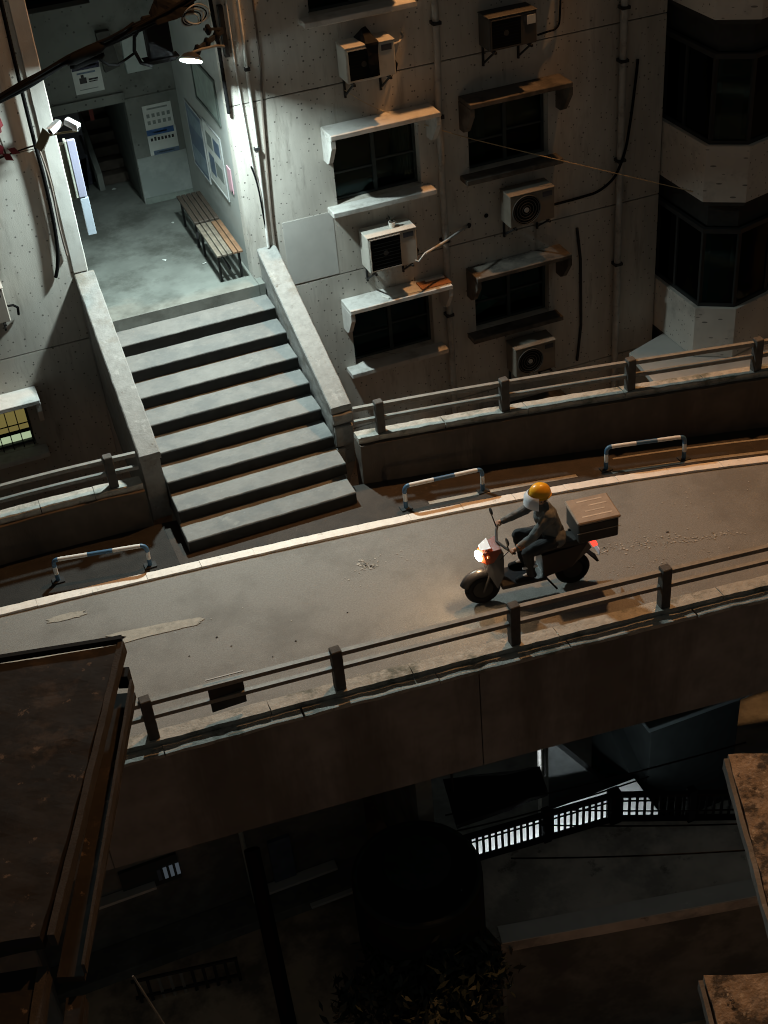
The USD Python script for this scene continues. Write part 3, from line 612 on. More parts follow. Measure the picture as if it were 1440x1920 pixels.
for k_ in range(24): lf.append((120 + k_, 120 + (k_ + 1) % 24, 144, 144))
part('lens', G().add(lv, lf), cool_e, lamp, smooth=True)
part('shade', G().tube([LP - ln * 0.006, LP - ln * 0.02, LP - ln * 0.06, LP - ln * 0.085], [0.125, 0.125, 0.09, 0.04], 28).tube([LP - ln * 0.006, LP + ln * 0.004, LP + ln * 0.012], [0.128, 0.129, 0.130], 28, False), darkmetal_m, lamp, smooth=30)
part('bracket_arm', G().tube([LP - ln * 0.08, (1.62, -0.32, 4.70), (1.86, 0.0, 4.60), (2.06, 0.198, 4.50)], 0.016), rail_m, lamp)
part('wall_plate', G().box(2.0, 2.12, 0.18, 0.199, 4.42, 4.58, 0.004), rail_m, lamp)
# the warm flood lamp high up on the same building (out of the picture)
WP = np.array([8.6, -0.95, 15.0])
flood = thing('flood_lamp', 'warm flood lamp on an arm high up on the apartment building', 'lamp', tuple(WP))
part('lens', disc(WP, np.array([0, 0, -1.0]), np.array([1.0, 0, 0]), np.array([0, 1.0, 0]), 0.25), warm_e, flood)
part('shade', G().cyl(WP + [0, 0, 0.004], 0.30, 0.16, 24, r2=0.12), darkmetal_m, flood)
part('arm', G().tube([WP + [0, 0, 0.17], WP + [-0.3, 0.7, 0.3], (7.9, 0.3, 15.1)], 0.03), darkmetal_m, flood)

# ================================================================ AIR CONDITIONERS
def ac(x0, x1, z0, z1, label, round_fan, y0=-0.20, y1=0.12, badge=True, case_m=None):
    case_m = case_m or MATS['ac_casing']
    t = thing('air_conditioner', label, 'air conditioner', ((x0 + x1) / 2, 0.0, z0), 'air conditioner units bolted to the apartment wall')
    W, H = x1 - x0, z1 - z0
    part('casing', G().box(x0, x1, y0, y1, z0 + 0.02, z1 - 0.018, 0.01), case_m, t)
    part('lid', G().box(x0 - 0.008, x1 + 0.008, y0 - 0.008, y1 + 0.004, z1 - 0.017, z1, 0.006), case_m, t)
    fx = x0 + W * 0.36; fz = z0 + H * 0.5; r = min(W * 0.31, H * 0.44)
    if round_fan:
        gr = part('fan_opening', G().cyl((fx, y0 - 0.001, fz), r, 0.006, 36, (0, -1, 0)), grille_m, t)
        for q in (0.3, 0.5, 0.7, 0.88, 1.0):
            th = np.linspace(0, 2 * math.pi, 33)
            part('grille_ring', G().tube([(fx + r * q * math.cos(a), y0 - 0.014, fz + r * q * math.sin(a)) for a in th], 0.004 if q < 1 else 0.008, 5, False), mat('grille_wire', (0.07, 0.07, 0.065), 0.5), gr)
        part('fan_hub', G().cyl((fx, y0 - 0.008, fz), r * 0.17, 0.012, 20, (0, -1, 0)), hub_m, gr)
    else:
        gx0, gx1, gz0, gz1 = x0 + 0.035, x0 + W * 0.66, z0 + 0.05, z1 - 0.05
        gr = part('fan_opening', G().box(gx0, gx1, y0 - 0.006, y0 - 0.001, gz0, gz1), grille_m, t)
        part('grille_frame', G().box(gx0 - 0.012, gx0, y0 - 0.012, y0 - 0.001, gz0 - 0.012, gz1 + 0.012).box(gx0, gx1, y0 - 0.012, y0 - 0.001, gz1, gz1 + 0.012).box(gx0, gx1, y0 - 0.010, y0 - 0.001, gz0 - 0.012, gz0), case_m, gr)
        for k in range(9):
            zz = gz0 + (gz1 - gz0) * (k + 0.5) / 9
            part('grille_bar', G().box(gx0, gx1, y0 - 0.010, y0 - 0.0062, zz - 0.003, zz + 0.003), grille_m, gr)
        part('fan_hub', G().cyl(((gx0 + gx1) / 2, y0 - 0.0062, fz), 0.035, 0.004, 16, (0, -1, 0)), mat('ac_dark_hub', (0.03, 0.03, 0.03), 0.5), gr)
    if badge: part('badge', G().box(x1 - W * 0.27, x1 - W * 0.06, y0 - 0.004, y0 - 0.0005, z1 - 0.12, z1 - 0.05), mat('badge_grey', (0.05, 0.055, 0.07), 0.4), t)
    for sx in (x0 + 0.08, x1 - 0.08):
        part('bracket', G().bar((sx, y0 - 0.02, z0 - 0.005), (sx, 0.198, z0 - 0.005), 0.03, 0.03).bar((sx, 0.185, z0 - 0.02), (sx, 0.185, z0 - 0.28), 0.03, 0.025).bar((sx, y0 + 0.05, z0 - 0.02), (sx, 0.17, z0 - 0.24), 0.02, 0.02), darkmetal_m, t)
    part('hose', G().tube([(x1, 0.02, z0 + 0.12), (x1 + 0.08, 0.05, z0 + 0.10), (x1 + 0.13, 0.12, z0 + 0.02), (x1 + 0.12, 0.17, z0 - 0.1)], 0.016), cable_m, t)
    return t
a1 = ac(3.37, 4.01, 3.87, 4.33, 'air conditioner with a dark shape over its lid, above the upper left hooded window', False)
part('dark_shape', rough(G().hull([(3.60, 0.12, 4.335), (3.80, 0.12, 4.34), (3.64, -0.21, 4.335), (3.80, -0.215, 4.335), (3.68, 0.02, 4.45), (3.74, 0.05, 4.46), (3.66, -0.222, 4.1), (3.78, -0.222, 4.05), (3.68, -0.218, 3.95)]), 0.05, 0.012, 9.0, 2), black_m, a1)  # dark hull over the lid and front of the unit
part('pipe_elbow', G().tube([(4.07, -0.02, 4.20), (4.14, -0.02, 4.21), (4.22, 0.05, 4.24), (4.26, 0.19, 4.24)], 0.014), pipe_m, a1)
ac(5.27, 5.93, 3.89, 4.33, 'dark boxy air conditioner with a pale plate, above the upper right window', False, case_m=mat('ac_casing_black', (0.06, 0.055, 0.05), 0.6, 0.15))
part('white_plate', G().box(5.79, 5.91, -0.209, -0.2045, 4.16, 4.27), paper_m, '/World/air_conditioner_001')
ac(3.43, 4.12, 1.29, 1.83, 'brightly lit white air conditioner with a small plant pot on its lid', False)
ac(5.50, 6.17, 1.43, 1.92, 'beige air conditioner with a round fan, between the two right-hand windows', True, case_m=darkcase_m)
ac(5.53, 6.18, -0.97, -0.47, 'dim air conditioner with a round fan, lowest, just above the railing', True, case_m=darkcase_m)
ac(-1.92, -1.235, 1.88, 2.36, 'air conditioner cut off by the left edge, on the pitted wall', True)

pt = thing('plant_pot', 'small white pot with a sprig on top of the lit air conditioner', 'plant pot', (3.84, -0.06, 1.832))
part('pot', G().tube([(3.84, -0.06, 1.832), (3.84, -0.06, 1.87), (3.84, -0.06, 1.91)], [0.033, 0.042, 0.048], 16), pot_m, pt)
part('soil', G().cyl((3.84, -0.06, 1.902), 0.044, 0.009, 14), bark_m, pt)
gl = G(); r_ = random.Random(2)
for _ in range(26):
    a = r_.uniform(0, 6.28); l = r_.uniform(0.04, 0.10); b = np.array([3.84, -0.06, 1.91]); t = b + [math.cos(a) * l * 0.6, math.sin(a) * l * 0.6, l]
    s = np.array([-math.sin(a), math.cos(a), 0]) * 0.01; m_ = (b + t) / 2
    gl.add([b, m_ + s, t, m_ - s], [(0, 1, 2, 3)])
part('leaves', gl, leaf_m, pt)

# ================================================================ PIPES, CABLES ON THE FACADE
def pipe(label, pts, r, m, clips=(), name='drain_pipe', cat='pipe', group='pipes down the apartment wall'):
    t = thing(name, label, cat, pts[-1], group)
    part('pipe', G().tube(pts, r, 10), m, t, smooth=40)
    for q in clips:
        q = np.array(q, float); part('clip', G().box(q[0] - r - 0.012, q[0] + r + 0.012, q[1] - r - 0.008, 0.198, q[2] - 0.02, q[2] + 0.02), darkmetal_m, t)
    return t
pipe('drain pipe down the wall between the two columns of windows', [(4.70, 0.125, 9.0), (4.70, 0.125, 3.95), (4.67, 0.125, 3.2), (4.66, 0.125, -5.2)], 0.045, pipe_m, [(4.70, 0.125, 4.3), (4.67, 0.125, 3.1), (4.66, 0.125, 1.35), (4.66, 0.125, 0.2)])
pipe('pale drain pipe at the right, beside the bay windows', [(7.36, 0.125, 9.0), (7.36, 0.125, 2.0), (7.36, 0.125, -5.2)], 0.05, pipe_m, [(7.36, 0.125, 4.0), (7.36, 0.125, 3.3), (7.36, 0.125, 1.9), (7.36, 0.125, 0.3)])
pipe('thin white conduit down the bright wall beside the lamp', [(2.24, 0.17, 9), (2.24, 0.17, 4.5), (2.225, 0.17, 3.3), (2.19, 0.17, 1.86)], 0.02, mat('conduit_white', (0.7, 0.7, 0.68), 0.5), [(2.24, 0.17, 4.2), (2.22, 0.17, 3.2)], 'conduit', 'conduit')
pipe('second thin white conduit beside the entrance corner', [(2.10, 0.175, 9), (2.10, 0.175, 4.4), (2.11, 0.175, 3.7), (2.14, 0.175, 2.9)], 0.012, MATS['conduit_white'], [], 'conduit', 'conduit')
def cable(label, pts, r, m=cable_m, name='cable', group='cables around the building', sag=0.0, n=24):
    p = np.array(pts, float); t = np.linspace(0, len(p) - 1, n * (len(p) - 1) + 1 if len(p) < 4 else 8 * (len(p) - 1) + 1)
    from scipy.interpolate import PchipInterpolator
    q = PchipInterpolator(np.arange(len(p)), p, axis=0)(t)
    if sag: q[:, 2] -= sag * 4 * (t / t[-1]) * (1 - t / t[-1])
    return single(name, G().tube(q, r, 7), m, label, 'cable', group, smooth=True)
cable('black cable hanging from the entrance corner down to the right parapet', [(2.11, 0.15, 3.0), (2.16, 0.14, 2.7), (2.18, 0.16, 2.3), (2.2, 0.18, 1.9)], 0.012)
cable('brown cable running down the bright wall right of the conduit', [(2.46, 0.185, 9.0), (2.42, 0.185, 4.3), (2.37, 0.185, 3.72), (2.32, 0.185, 2.83), (2.29, 0.185, 2.0), (2.33, 0.185, 1.2)], 0.014, mat('brown_sheath', (0.16, 0.13, 0.11), 0.7))
cable('black cable curving from the bay window to the round-fan air conditioner', [(7.60, 0.15, 3.26), (7.57, 0.15, 2.9), (7.50, 0.13, 2.4), (7.38, 0.06, 2.0), (7.24, 0.10, 1.66), (6.95, 0.16, 1.48), (6.53, 0.17, 1.46), (6.25, 0.1, 1.5)], 0.02)
cable('black cable dropping to the top right air conditioner', [(6.46, 0.17, 4.9), (6.45, 0.17, 4.24), (6.43, 0.17, 3.95), (6.33, 0.17, 3.88), (6.10, 0.12, 3.88)], 0.014)
cable('thin tan wire strung from the upper right window to the bay window', [(4.45, 0.1, 3.05), (4.96, 0.08, 2.79), (8.12, -0.62, 1.53)], 0.006, mat('tan_wire', (0.5, 0.38, 0.22), 0.6), 'wire')
cable('thin wire slanting from the air conditioner with the dark shape on its lid to the hood below', [(3.42, 0.1, 3.72), (3.7, 0.0, 3.5), (3.95, -0.05, 3.36)], 0.004, mat('tan_wire', (0.5, 0.38, 0.22), 0.6), 'wire')
# vertical dark crack in the wall at the right, modelled as a thin tube
pipe('dark crack modelled as a thin tube on the wall right of the lower right window', [(6.72, 0.18, 1.0), (6.78, 0.18, 0.5), (6.80, 0.18, -0.6), (6.74, 0.18, -1.2)], 0.022, darkmetal_m, [], 'pipe', 'pipe')
# pole sticking out of the wall + hole
pole = thing('clothes_pole', 'pale slanting pole sticking out of the wall above the lower windows', 'pole', (5.05, 0.2, 1.45))
part('pole', G().tube([(5.05, 0.2, 1.45), (4.6, -0.06, 1.44), (4.20, -0.28, 1.45)], 0.018), pipe_m, pole)
part('socket', G().cyl((5.05, 0.199, 1.45), 0.035, 0.02, 16, (0.5, -1, 0)), darkmetal_m, pole)
part('hook', G().tube([(4.20, -0.28, 1.46), (4.14, -0.3, 1.42), (4.10, -0.28, 1.36), (4.06, -0.26, 1.38)], 0.01), pipe_m, pole)
single('wall_hole', G().cyl((5.32, 0.1985, 1.53), 0.032, 0.004, 18, (0, -1, 0)), black_m, 'round dark pipe hole in the wall right of the clothes pole', 'hole')
# clutter on the lower left hood
sc = thing('scrap_board', 'brown board and pale strips lying on the hood of the lower left window', 'board', (4.1, 0, 0.83))
part('board', G().box(4.18, 4.62, -0.13, 0.1, 0.828, 0.845, 0.003), terra_m, sc)
part('strip', G().bar((3.70, -0.10, 0.835), (4.14, -0.11, 0.835), 0.06, 0.012), paper_m, sc)
part('strip', G().bar((4.30, 0.05, 0.86), (4.58, 0.04, 0.86), 0.03, 0.02), pot_m, sc)
part('strip', G().bar((3.62, -0.02, 0.84), (3.70, -0.12, 0.84), 0.04, 0.014), pot_m, sc)

# ================================================================ ENTRANCE FURNITURE
def bench(y0, y1, m1, m2, label):
    t = thing('slat_bench', label, 'bench', (1.68, (y0 + y1) / 2, 1.458), 'slatted benches along the entrance wall')
    n = 5; x0, x1 = 1.50, 1.86; w = (x1 - x0) / n
    for k in range(n):
        part('slat', G().box(x0 + k * w + 0.006, x0 + (k + 1) * w - 0.006, y0, y1, 1.855, 1.885, 0.004), m1 if k < 3 else m2, t)
    for yy in (y0 + 0.12, y1 - 0.12):
        part('leg_frame', G().bar((1.52, yy, 1.84), (1.84, yy, 1.84), 0.035, 0.028).bar((1.54, yy, 1.828), (1.54, yy, 1.458), 0.03, 0.03).bar((1.82, yy, 1.828), (1.82, yy, 1.458), 0.03, 0.03), darkmetal_m, t)
    part('stretcher', G().bar((1.68, y0 + 0.14, 1.60), (1.68, y1 - 0.14, 1.60), 0.03, 0.03), darkmetal_m, t)
bench(0.22, 1.29, wood2_m, wood_m, 'slatted wooden bench nearer the steps, with brown slats')
bench(1.36, 2.36, mat('bench_wood_dark', (0.06, 0.045, 0.035), 0.5, 0.3, 9), MATS['bench_wood_dark'], 'darker slatted wooden bench further inside the entrance')
for i, (p, s) in enumerate((((1.0, 1.35, 1.463), 0.022), ((1.46, 0.95, 1.463), 0.025), ((1.4, 2.45, 1.463), 0.018), ((0.9, 4.1, 1.463), 0.02), ((0.35, 2.3, 1.463), 0.02))):
    if i == 4: continue
    single('paper_scrap', G().hull(np.array(p) + rng.normal(size=(10, 3)) * [s, s, 0.004] + [0, 0, 0.004]), paper_m,
           ['crumpled white paper scrap in the middle of the landing floor', 'white paper scrap on the floor beside the nearer bench', 'tiny white scrap at the foot of the darker bench', 'tiny white scrap near the dark doorway'][i], 'litter')
def board(name, label, cat, x0, x1, z0, z1, y, base, items, group=None):
    t = thing(name, label, cat, ((x0 + x1) / 2, y, z0), group)
    part('sheet', G().box(x0, x1, y - 0.006, y, z0, z1), base, t)
    for nm, a, b, c, d, m in items: part(nm, G().box(a, b, y - 0.008, y - 0.0063, c, d), m, t)
    return t
items = [('portrait', 1.46 + i * 0.075, 1.505 + i * 0.075, 2.72 - j * 0.10, 2.775 - j * 0.10, greyink_m) for i in range(5) for j in range(2)] + [('heading', 1.48, 1.78, 2.835, 2.86, greyink_m)]
board('notice_sheet', 'white notice with two rows of small grey portraits on the entrance back wall', 'notice', 1.42, 1.84, 2.55, 2.90, 3.298, paper_m, items)
items = [('header', 1.42, 1.82, 2.46, 2.545, blueprint_m), ('header_text', 1.52, 1.72, 2.49, 2.51, pale_m), ('footer', 1.47, 1.85, 2.165, 2.23, slate_m), ('footer_text', 1.53, 1.78, 2.19, 2.205, pale_m)] + \
        [('figure', 1.46 + i * 0.052, 1.492 + i * 0.052, 2.375, 2.42 + 0.012 * (i == 1), ink_m) for i in range(7)]
board('poster', 'white poster with blue header and a row of seven black figures', 'poster', 1.42, 1.85, 2.165, 2.548, 3.298, paper_m, items)
items = [('header', 0.565, 0.955, 3.565, 3.66, mat('navy_print', (0.02, 0.025, 0.06), 0.5)), ('header_text', 0.60, 0.92, 3.60, 3.625, paper_m), ('heading', 0.62, 0.88, 3.51, 3.535, slate_m), ('figure', 0.64, 0.74, 3.38, 3.46, ink_m), ('figure_head', 0.67, 0.71, 3.461, 3.50, ink_m), ('caption', 0.77, 0.90, 3.41, 3.435, ink_m), ('caption', 0.77, 0.89, 3.385, 3.40, ink_m), ('footer', 0.62, 0.88, 3.29, 3.30, greyink_m)]
board('door_sign', 'white sign with a black figure above the dark doorway', 'sign', 0.56, 0.96, 3.24, 3.66, 3.318, paper_m, items)
def sideboard(label, y0, y1, z0, z1, base, items, cat='notice board', frame=True):
    t = thing('notice_board', label, cat, (1.95, (y0 + y1) / 2, z0))
    part('sheet', G().box(1.938, 1.950, y0, y1, z0, z1), base, t)
    if frame:
        part('frame', G().box(1.932, 1.949, y0 - 0.025, y0, z0 - 0.025, z1 + 0.025).box(1.932, 1.949, y1, y1 + 0.025, z0 - 0.025, z1 + 0.025).box(1.932, 1.949, y0, y1, z0 - 0.025, z0).box(1.932, 1.949, y0, y1, z1, z1 + 0.025), mat('frame_grey', (0.42, 0.44, 0.44), 0.5), t)
    for nm, a, b, c, d, m in items: part(nm, G().box(1.936, 1.9375, a, b, c, d), m, t)
sideboard('slate-blue notice board on the entrance side wall, deeper inside', 1.95, 2.75, 2.15, 3.05, slate_m, [('print', 2.0, 2.65, 2.75, 2.98, mat('pale_slate', (0.25, 0.32, 0.38), 0.5)), ('print', 2.0, 2.7, 2.2, 2.45, MATS['pale_slate'])])
sideboard('white framed notice board on the entrance side wall, above the nearer bench', 0.95, 1.80, 2.28, 3.10, paper_m,
          [('print', 1.05, 1.35, 2.80, 3.0, slate_m), ('print', 1.42, 1.72, 2.78, 2.98, greyink_m), ('print', 1.05, 1.4, 2.45, 2.66, greyink_m), ('print', 1.45, 1.72, 2.40, 2.68, slate_m)])
sideboard('small pink leaflet on the bright side wall', 0.62, 0.80, 2.48, 2.82, pink_m, [('tab', 0.63, 0.68, 2.485, 2.52, ink_m)], 'leaflet', False)
# transom window high on the side wall
tw = part('transom_window', G().box(1.93, 1.949, 0.75, 0.79, 3.35, 3.95).box(1.93, 1.949, 1.9, 1.94, 3.35, 3.95).box(1.93, 1.949, 0.79, 1.9, 3.91, 3.95).box(1.93, 1.949, 0.79, 1.9, 3.35, 3.39), mat('transom_frame', (0.09, 0.11, 0.10), 0.6), bd)
part('pane', G().box(1.942, 1.948, 0.79, 1.9, 3.39, 3.91), mat('transom_glass', (0.30, 0.36, 0.33), 0.3), tw)
# meter box on the pilaster
mb = thing('meter_box', 'tall narrow meter box with open dark slot and lilac door on the left pilaster', 'meter box', (-0.2, 0.04, 2.9))
part('housing', G().box(-0.149, -0.085, 0.215, 0.30, 3.06, 3.76, 0.004), mat('box_dark', (0.05, 0.05, 0.035), 0.6), mb)
part('frame', G().box(-0.084, -0.055, 0.19, 0.30, 3.08, 3.80, 0.004), mat('box_frame', (0.42, 0.44, 0.38), 0.5), mb)
part('door', G().box(-0.054, 0.045, 0.185, 0.24, 3.08, 3.80, 0.006), lilac_m, mb)
single('blue_sheet', G().box(-0.045, 0.055, 0.19, 0.23, 2.58, 3.06, 0.003), pale_m, 'pale blue sheet below the lilac meter box door', 'panel')
# cameras
cm = thing('security_camera', 'pair of white security cameras on a brown bracket at the left of the entrance', 'camera', (-0.2, 0.05, 3.95))
part('bracket', rough(G().hull([(-0.44, 0.05, 3.86), (-0.30, 0.05, 4.06), (-0.24, -0.04, 4.0), (-0.38, -0.04, 3.82), (-0.33, 0.06, 3.8)]), 0.05, 0.01, 10, 1), brass_m, cm)
part('arm', G().tube([(-0.28, 0.0, 3.98), (-0.12, -0.04, 3.99), (0.07, -0.05, 3.98)], 0.014), brass_m, cm)
for c, d in (((-0.17, -0.05, 4.07), np.array([-0.80, -0.50, -0.30])), ((0.03, -0.06, 4.06), np.array([0.66, -0.6, -0.40]))):
    d = d / np.linalg.norm(d); c = np.array(c)
    b = part('camera_body', G().tube([c - d * 0.10, c - d * 0.092, c + d * 0.07, c + d * 0.085], [0.03, 0.043, 0.043, 0.038], 14), camwhite_m, cm, smooth=40)
    part('lens', G().cyl(c + d * 0.0851, 0.028, 0.006, 14, d), black_m, b)
    part('sunshield', G().bar(c - d * 0.07 + [0, 0, 0.049], c + d * 0.10 + [0, 0, 0.049], 0.075, 0.008), camwhite_m, b)
    part('stem', G().tube([c, c + [0, 0, -0.07]], 0.014), camwhite_m, b)
# cable bundle across the recess and the black junction box
cb = thing('cable_bundle', 'thick black bundle of cables slung across the top of the entrance', 'cable', (0.3, -0.05, 4.8))
path = np.array([(-3.2, 0.02, 4.0), (-1.4, -0.02, 4.33), (-0.69, -0.05, 4.52), (-0.30, -0.05, 4.65), (0.16, -0.05, 4.80), (0.6, -0.05, 4.89), (1.0, -0.05, 5.0), (1.46, -0.05, 5.12), (1.95, 0.0, 5.3), (2.4, 0.12, 5.5)])
from scipy.interpolate import PchipInterpolator
tt = np.linspace(0, len(path) - 1, 60); base = PchipInterpolator(np.arange(len(path)), path, axis=0)(tt)
for k in range(7):
    off = np.array([0, math.cos(k * 0.9) * 0.028, math.sin(k * 0.9) * 0.03])
    wob = 0.012 * np.stack([np.zeros(60), np.sin(tt * 2.3 + k), np.cos(tt * 1.9 + 2 * k)], 1)
    part('cable', G().tube(base + off + wob, 0.013 + 0.004 * (k % 3), 6), cable_m, cb, smooth=True)
part('cable_tail', G().tube([(0.47, -0.05, 4.83), (0.5, -0.06, 4.72), (0.58, -0.06, 4.65), (0.68, -0.06, 4.63), (0.80, -0.06, 4.68), (0.92, -0.05, 4.73)], 0.015, 7), cable_m, cb, smooth=True)
part('cable_tail', G().tube([(0.55, -0.08, 4.92), (0.8, -0.1, 5.0), (0.95, -0.08, 5.06)], 0.018, 7), cable_m, cb, smooth=True)
part('splice_sleeve', G().tube([(0.12, -0.06, 4.76), (0.2, -0.07, 4.79), (0.5, -0.07, 4.86), (0.58, -0.06, 4.88)], [0.03, 0.065, 0.065, 0.03], 12), cable_m, cb, smooth=40)
part('splice_sleeve', G().tube([(0.15, -0.02, 4.70), (0.2, -0.03, 4.70), (0.52, -0.03, 4.76), (0.56, -0.03, 4.77)], [0.02, 0.04, 0.04, 0.02], 12), cable_m, cb, smooth=40)
jb = thing('junction_box', 'black junction box hanging under the cable tangle beside the lamp', 'junction box', (1.2, -0.02, 4.5))
part('housing', G().box(1.07, 1.36, 0.0, 0.16, 4.58, 5.05, 0.02), black_m, jb)
part('tray', G().hull([(1.0, -0.02, 4.58), (1.42, -0.02, 4.58), (1.42, 0.17, 4.58), (1.0, 0.17, 4.58), (1.04, 0.0, 4.53), (1.36, 0.0, 4.53), (1.36, 0.15, 4.53), (1.04, 0.15, 4.53)]), black_m, jb)
part('loop', G().tube([(1.02, -0.06, 5.0), (0.93, -0.06, 4.9), (0.90, -0.06, 4.75), (0.95, -0.06, 4.6), (1.07, -0.06, 4.54)], 0.022, 8), cable_m, jb, smooth=True)
part('head', rough(G().hull([(1.2, -0.12, 5.0), (1.65, -0.12, 5.05), (1.7, 0.04, 5.18), (1.3, 0.04, 5.3), (1.15, -0.02, 5.12)]), 0.06, 0.02, 8, 3), black_m, jb)
for k in range(5):
    th = np.linspace(0, 2 * math.pi, 20); c = np.array([1.58 + 0.02 * k, -0.14 - 0.008 * k, 4.99 + 0.015 * k]); rr = 0.10 + 0.012 * k
    part('coil', G().tube([(c[0] + rr * math.cos(a), c[1] + 0.02 * math.sin(3 * a + k), c[2] + rr * 0.7 * math.sin(a)) for a in th], 0.008, 6), cable_m if k % 2 else pipe_m, jb, smooth=True)
ins = thing('insulator_bracket', 'dark metal bracket with cable insulators above the lamp', 'bracket', (1.9, 0.1, 4.7))
part('upright', G().box(1.985, 2.045, 0.12, 0.198, 4.40, 5.0, 0.004), darkmetal_m, ins)
part('crossbar', G().bar((1.58, -0.12, 4.62), (2.0, 0.12, 4.72), 0.04, 0.05), darkmetal_m, ins)
part('crossbar', G().bar((1.75, -0.02, 4.82), (2.0, 0.12, 4.74), 0.03, 0.03), darkmetal_m, ins)
for q in ((1.62, -0.10, 4.63), (1.76, -0.02, 4.66), (1.90, 0.06, 4.69), (1.8, 0.0, 4.80)):
    q = np.array(q); part('insulator', G().tube([q + [0, 0, -0.06], q + [0, 0, -0.02], q + [0, 0, 0.02], q + [0, 0, 0.06]], [0.02, 0.04, 0.04, 0.02], 10), black_m, ins)
cable('black riser cable up the corner of the entrance behind the lamp', [(1.93, 0.1, 6.0), (1.90, 0.08, 5.1), (1.92, 0.1, 4.6), (1.93, 0.14, 4.0), (1.935, 0.16, 3.72)], 0.024)
cable('dark vertical cable along the left pilaster down to the parapet', [(-0.40, 0.15, 6.0), (-0.42, 0.15, 4.6), (-0.42, 0.15, 3.9), (-0.41, 0.15, 3.45), (-0.42, 0.15, 2.95), (-0.46, 0.15, 2.5), (-0.56, 0.17, 2.15)], 0.024)
cable('second thin cable on the left wall beside the pilaster', [(-0.39, 0.17, 3.8), (-0.35, 0.17, 3.3), (-0.37, 0.17, 2.8), (-0.36, 0.17, 2.4)], 0.012, MATS['brown_sheath'])
cable('thin dark wire looping from the camera bracket off to the left', [(-0.42, 0.1, 3.86), (-0.7, 0.12, 3.82), (-1.1, 0.16, 3.72), (-1.6, 0.17, 3.55)], 0.01, cable_m, 'wire')
# panels on the upper back wall of the recess
single('wall_cabinet', G().box(1.30, 1.66, 3.22, 3.318, 3.42, 3.98, 0.006), mat('cabinet_grey', (0.40, 0.45, 0.44), 0.6, 0.1), 'grey cabinet on the wall high behind the cables', 'cabinet')
single('vent_duct', rough(G().hull([(0.98, 3.2, 4.05), (1.16, 3.2, 4.05), (1.22, 3.2, 3.55), (1.0, 3.2, 3.5), (0.98, 3.318, 4.05), (1.16, 3.318, 4.05), (1.22, 3.318, 3.55), (1.0, 3.318, 3.5)]), 0.1, 0.005), mat('duct_dark', (0.06, 0.06, 0.055), 0.7), 'dark bent duct on the wall left of the grey cabinet', 'duct')
# red leaves at the left edge
rp_ = thing('red_plant', 'dark red leaves hanging at the left edge of the wall', 'plant', (-0.85, 0.05, 4.0))
r_ = random.Random(5)
part('stem', G().tube([(-1.1, 0.15, 4.3), (-0.9, 0.1, 4.2), (-0.8, 0.08, 4.05), (-0.78, 0.06, 3.85)], 0.01), bark_m, rp_)
for k in range(11):
    c = np.array([-0.95 + r_.uniform(0, 0.22), 0.05 + r_.uniform(-0.05, 0.08), 3.85 + 0.04 * k]); a = r_.uniform(-2.6, -0.4); d = np.array([math.cos(a), -0.3, math.sin(a) * 0.8]); d /= np.linalg.norm(d)
    s = np.cross(d, [0, 1, 0.3]); s /= np.linalg.norm(s)
    gg = G().add([c, c + d * 0.07 + s * 0.05, c + d * 0.15, c + d * 0.07 - s * 0.05], [(0, 1, 2, 3)]); part('leaf', gg, redleaf_m, rp_)

# ================================================================ HOOP BARRIERS
def arc(pts, r=0.07, n=6):
    p = [np.array(q, float) for q in pts]; out = [p[0]]
    for i in range(1, len(p) - 1):
        a = p[i] + (p[i - 1] - p[i]) / np.linalg.norm(p[i - 1] - p[i]) * r; b = p[i] + (p[i + 1] - p[i]) / np.linalg.norm(p[i + 1] - p[i]) * r
        for t in np.linspace(0, 1, n): out.append((1 - t) ** 2 * a + 2 * t * (1 - t) * p[i] + t * t * b)
    return np.array(out + [p[-1]])
def hoop(a, b, h, label):
    t = thing('hoop_barrier', label, 'barrier', ((a[0] + b[0]) / 2, (a[1] + b[1]) / 2, 0.004), 'blue and white hoop barriers along the kerb')
    full = arc([(a[0], a[1], 0.004), (a[0], a[1], h), (b[0], b[1], h), (b[0], b[1], 0.004)])
    d = np.r_[0, np.cumsum(np.linalg.norm(np.diff(full, axis=0), axis=1))]; L = d[-1]; fr = lambda s: np.array([np.interp(s, d, full[:, k]) for k in range(3)])
    leg = h - 0.06; run = L - 2 * leg - 0.16
    cuts = [0, leg * 0.42, leg * 0.85, leg + 0.09, leg + 0.08 + run * 0.36, leg + 0.08 + run * 0.66, L - leg - 0.09, L - leg * 0.85, L - leg * 0.42, L]
    for k in range(9):
        s = np.linspace(cuts[k], cuts[k + 1], 8)
        part('blue_band' if k % 2 == 0 else 'white_band', G().tube([fr(q) for q in s], 0.026, 10), blue_band_m if k % 2 == 0 else white_band_m, t, smooth=50)
    for q in (a, b): part('foot_plate', G().box(q[0] - 0.07, q[0] + 0.07, q[1] - 0.055, q[1] + 0.055, 0.005, 0.02, 0.003), darkmetal_m, t)
hoop((2.47, -3.57), (3.42, -3.68), 0.33, 'blue and white hoop barrier just right of the steps, nearest the scooter')
hoop((4.92, -3.97), (5.85, -4.21), 0.33, 'blue and white hoop barrier furthest right, below the bay windows')
hoop((-1.60, -3.00), (-0.57, -3.22), 0.31, 'blue and white hoop barrier left of the steps on the dark strip')

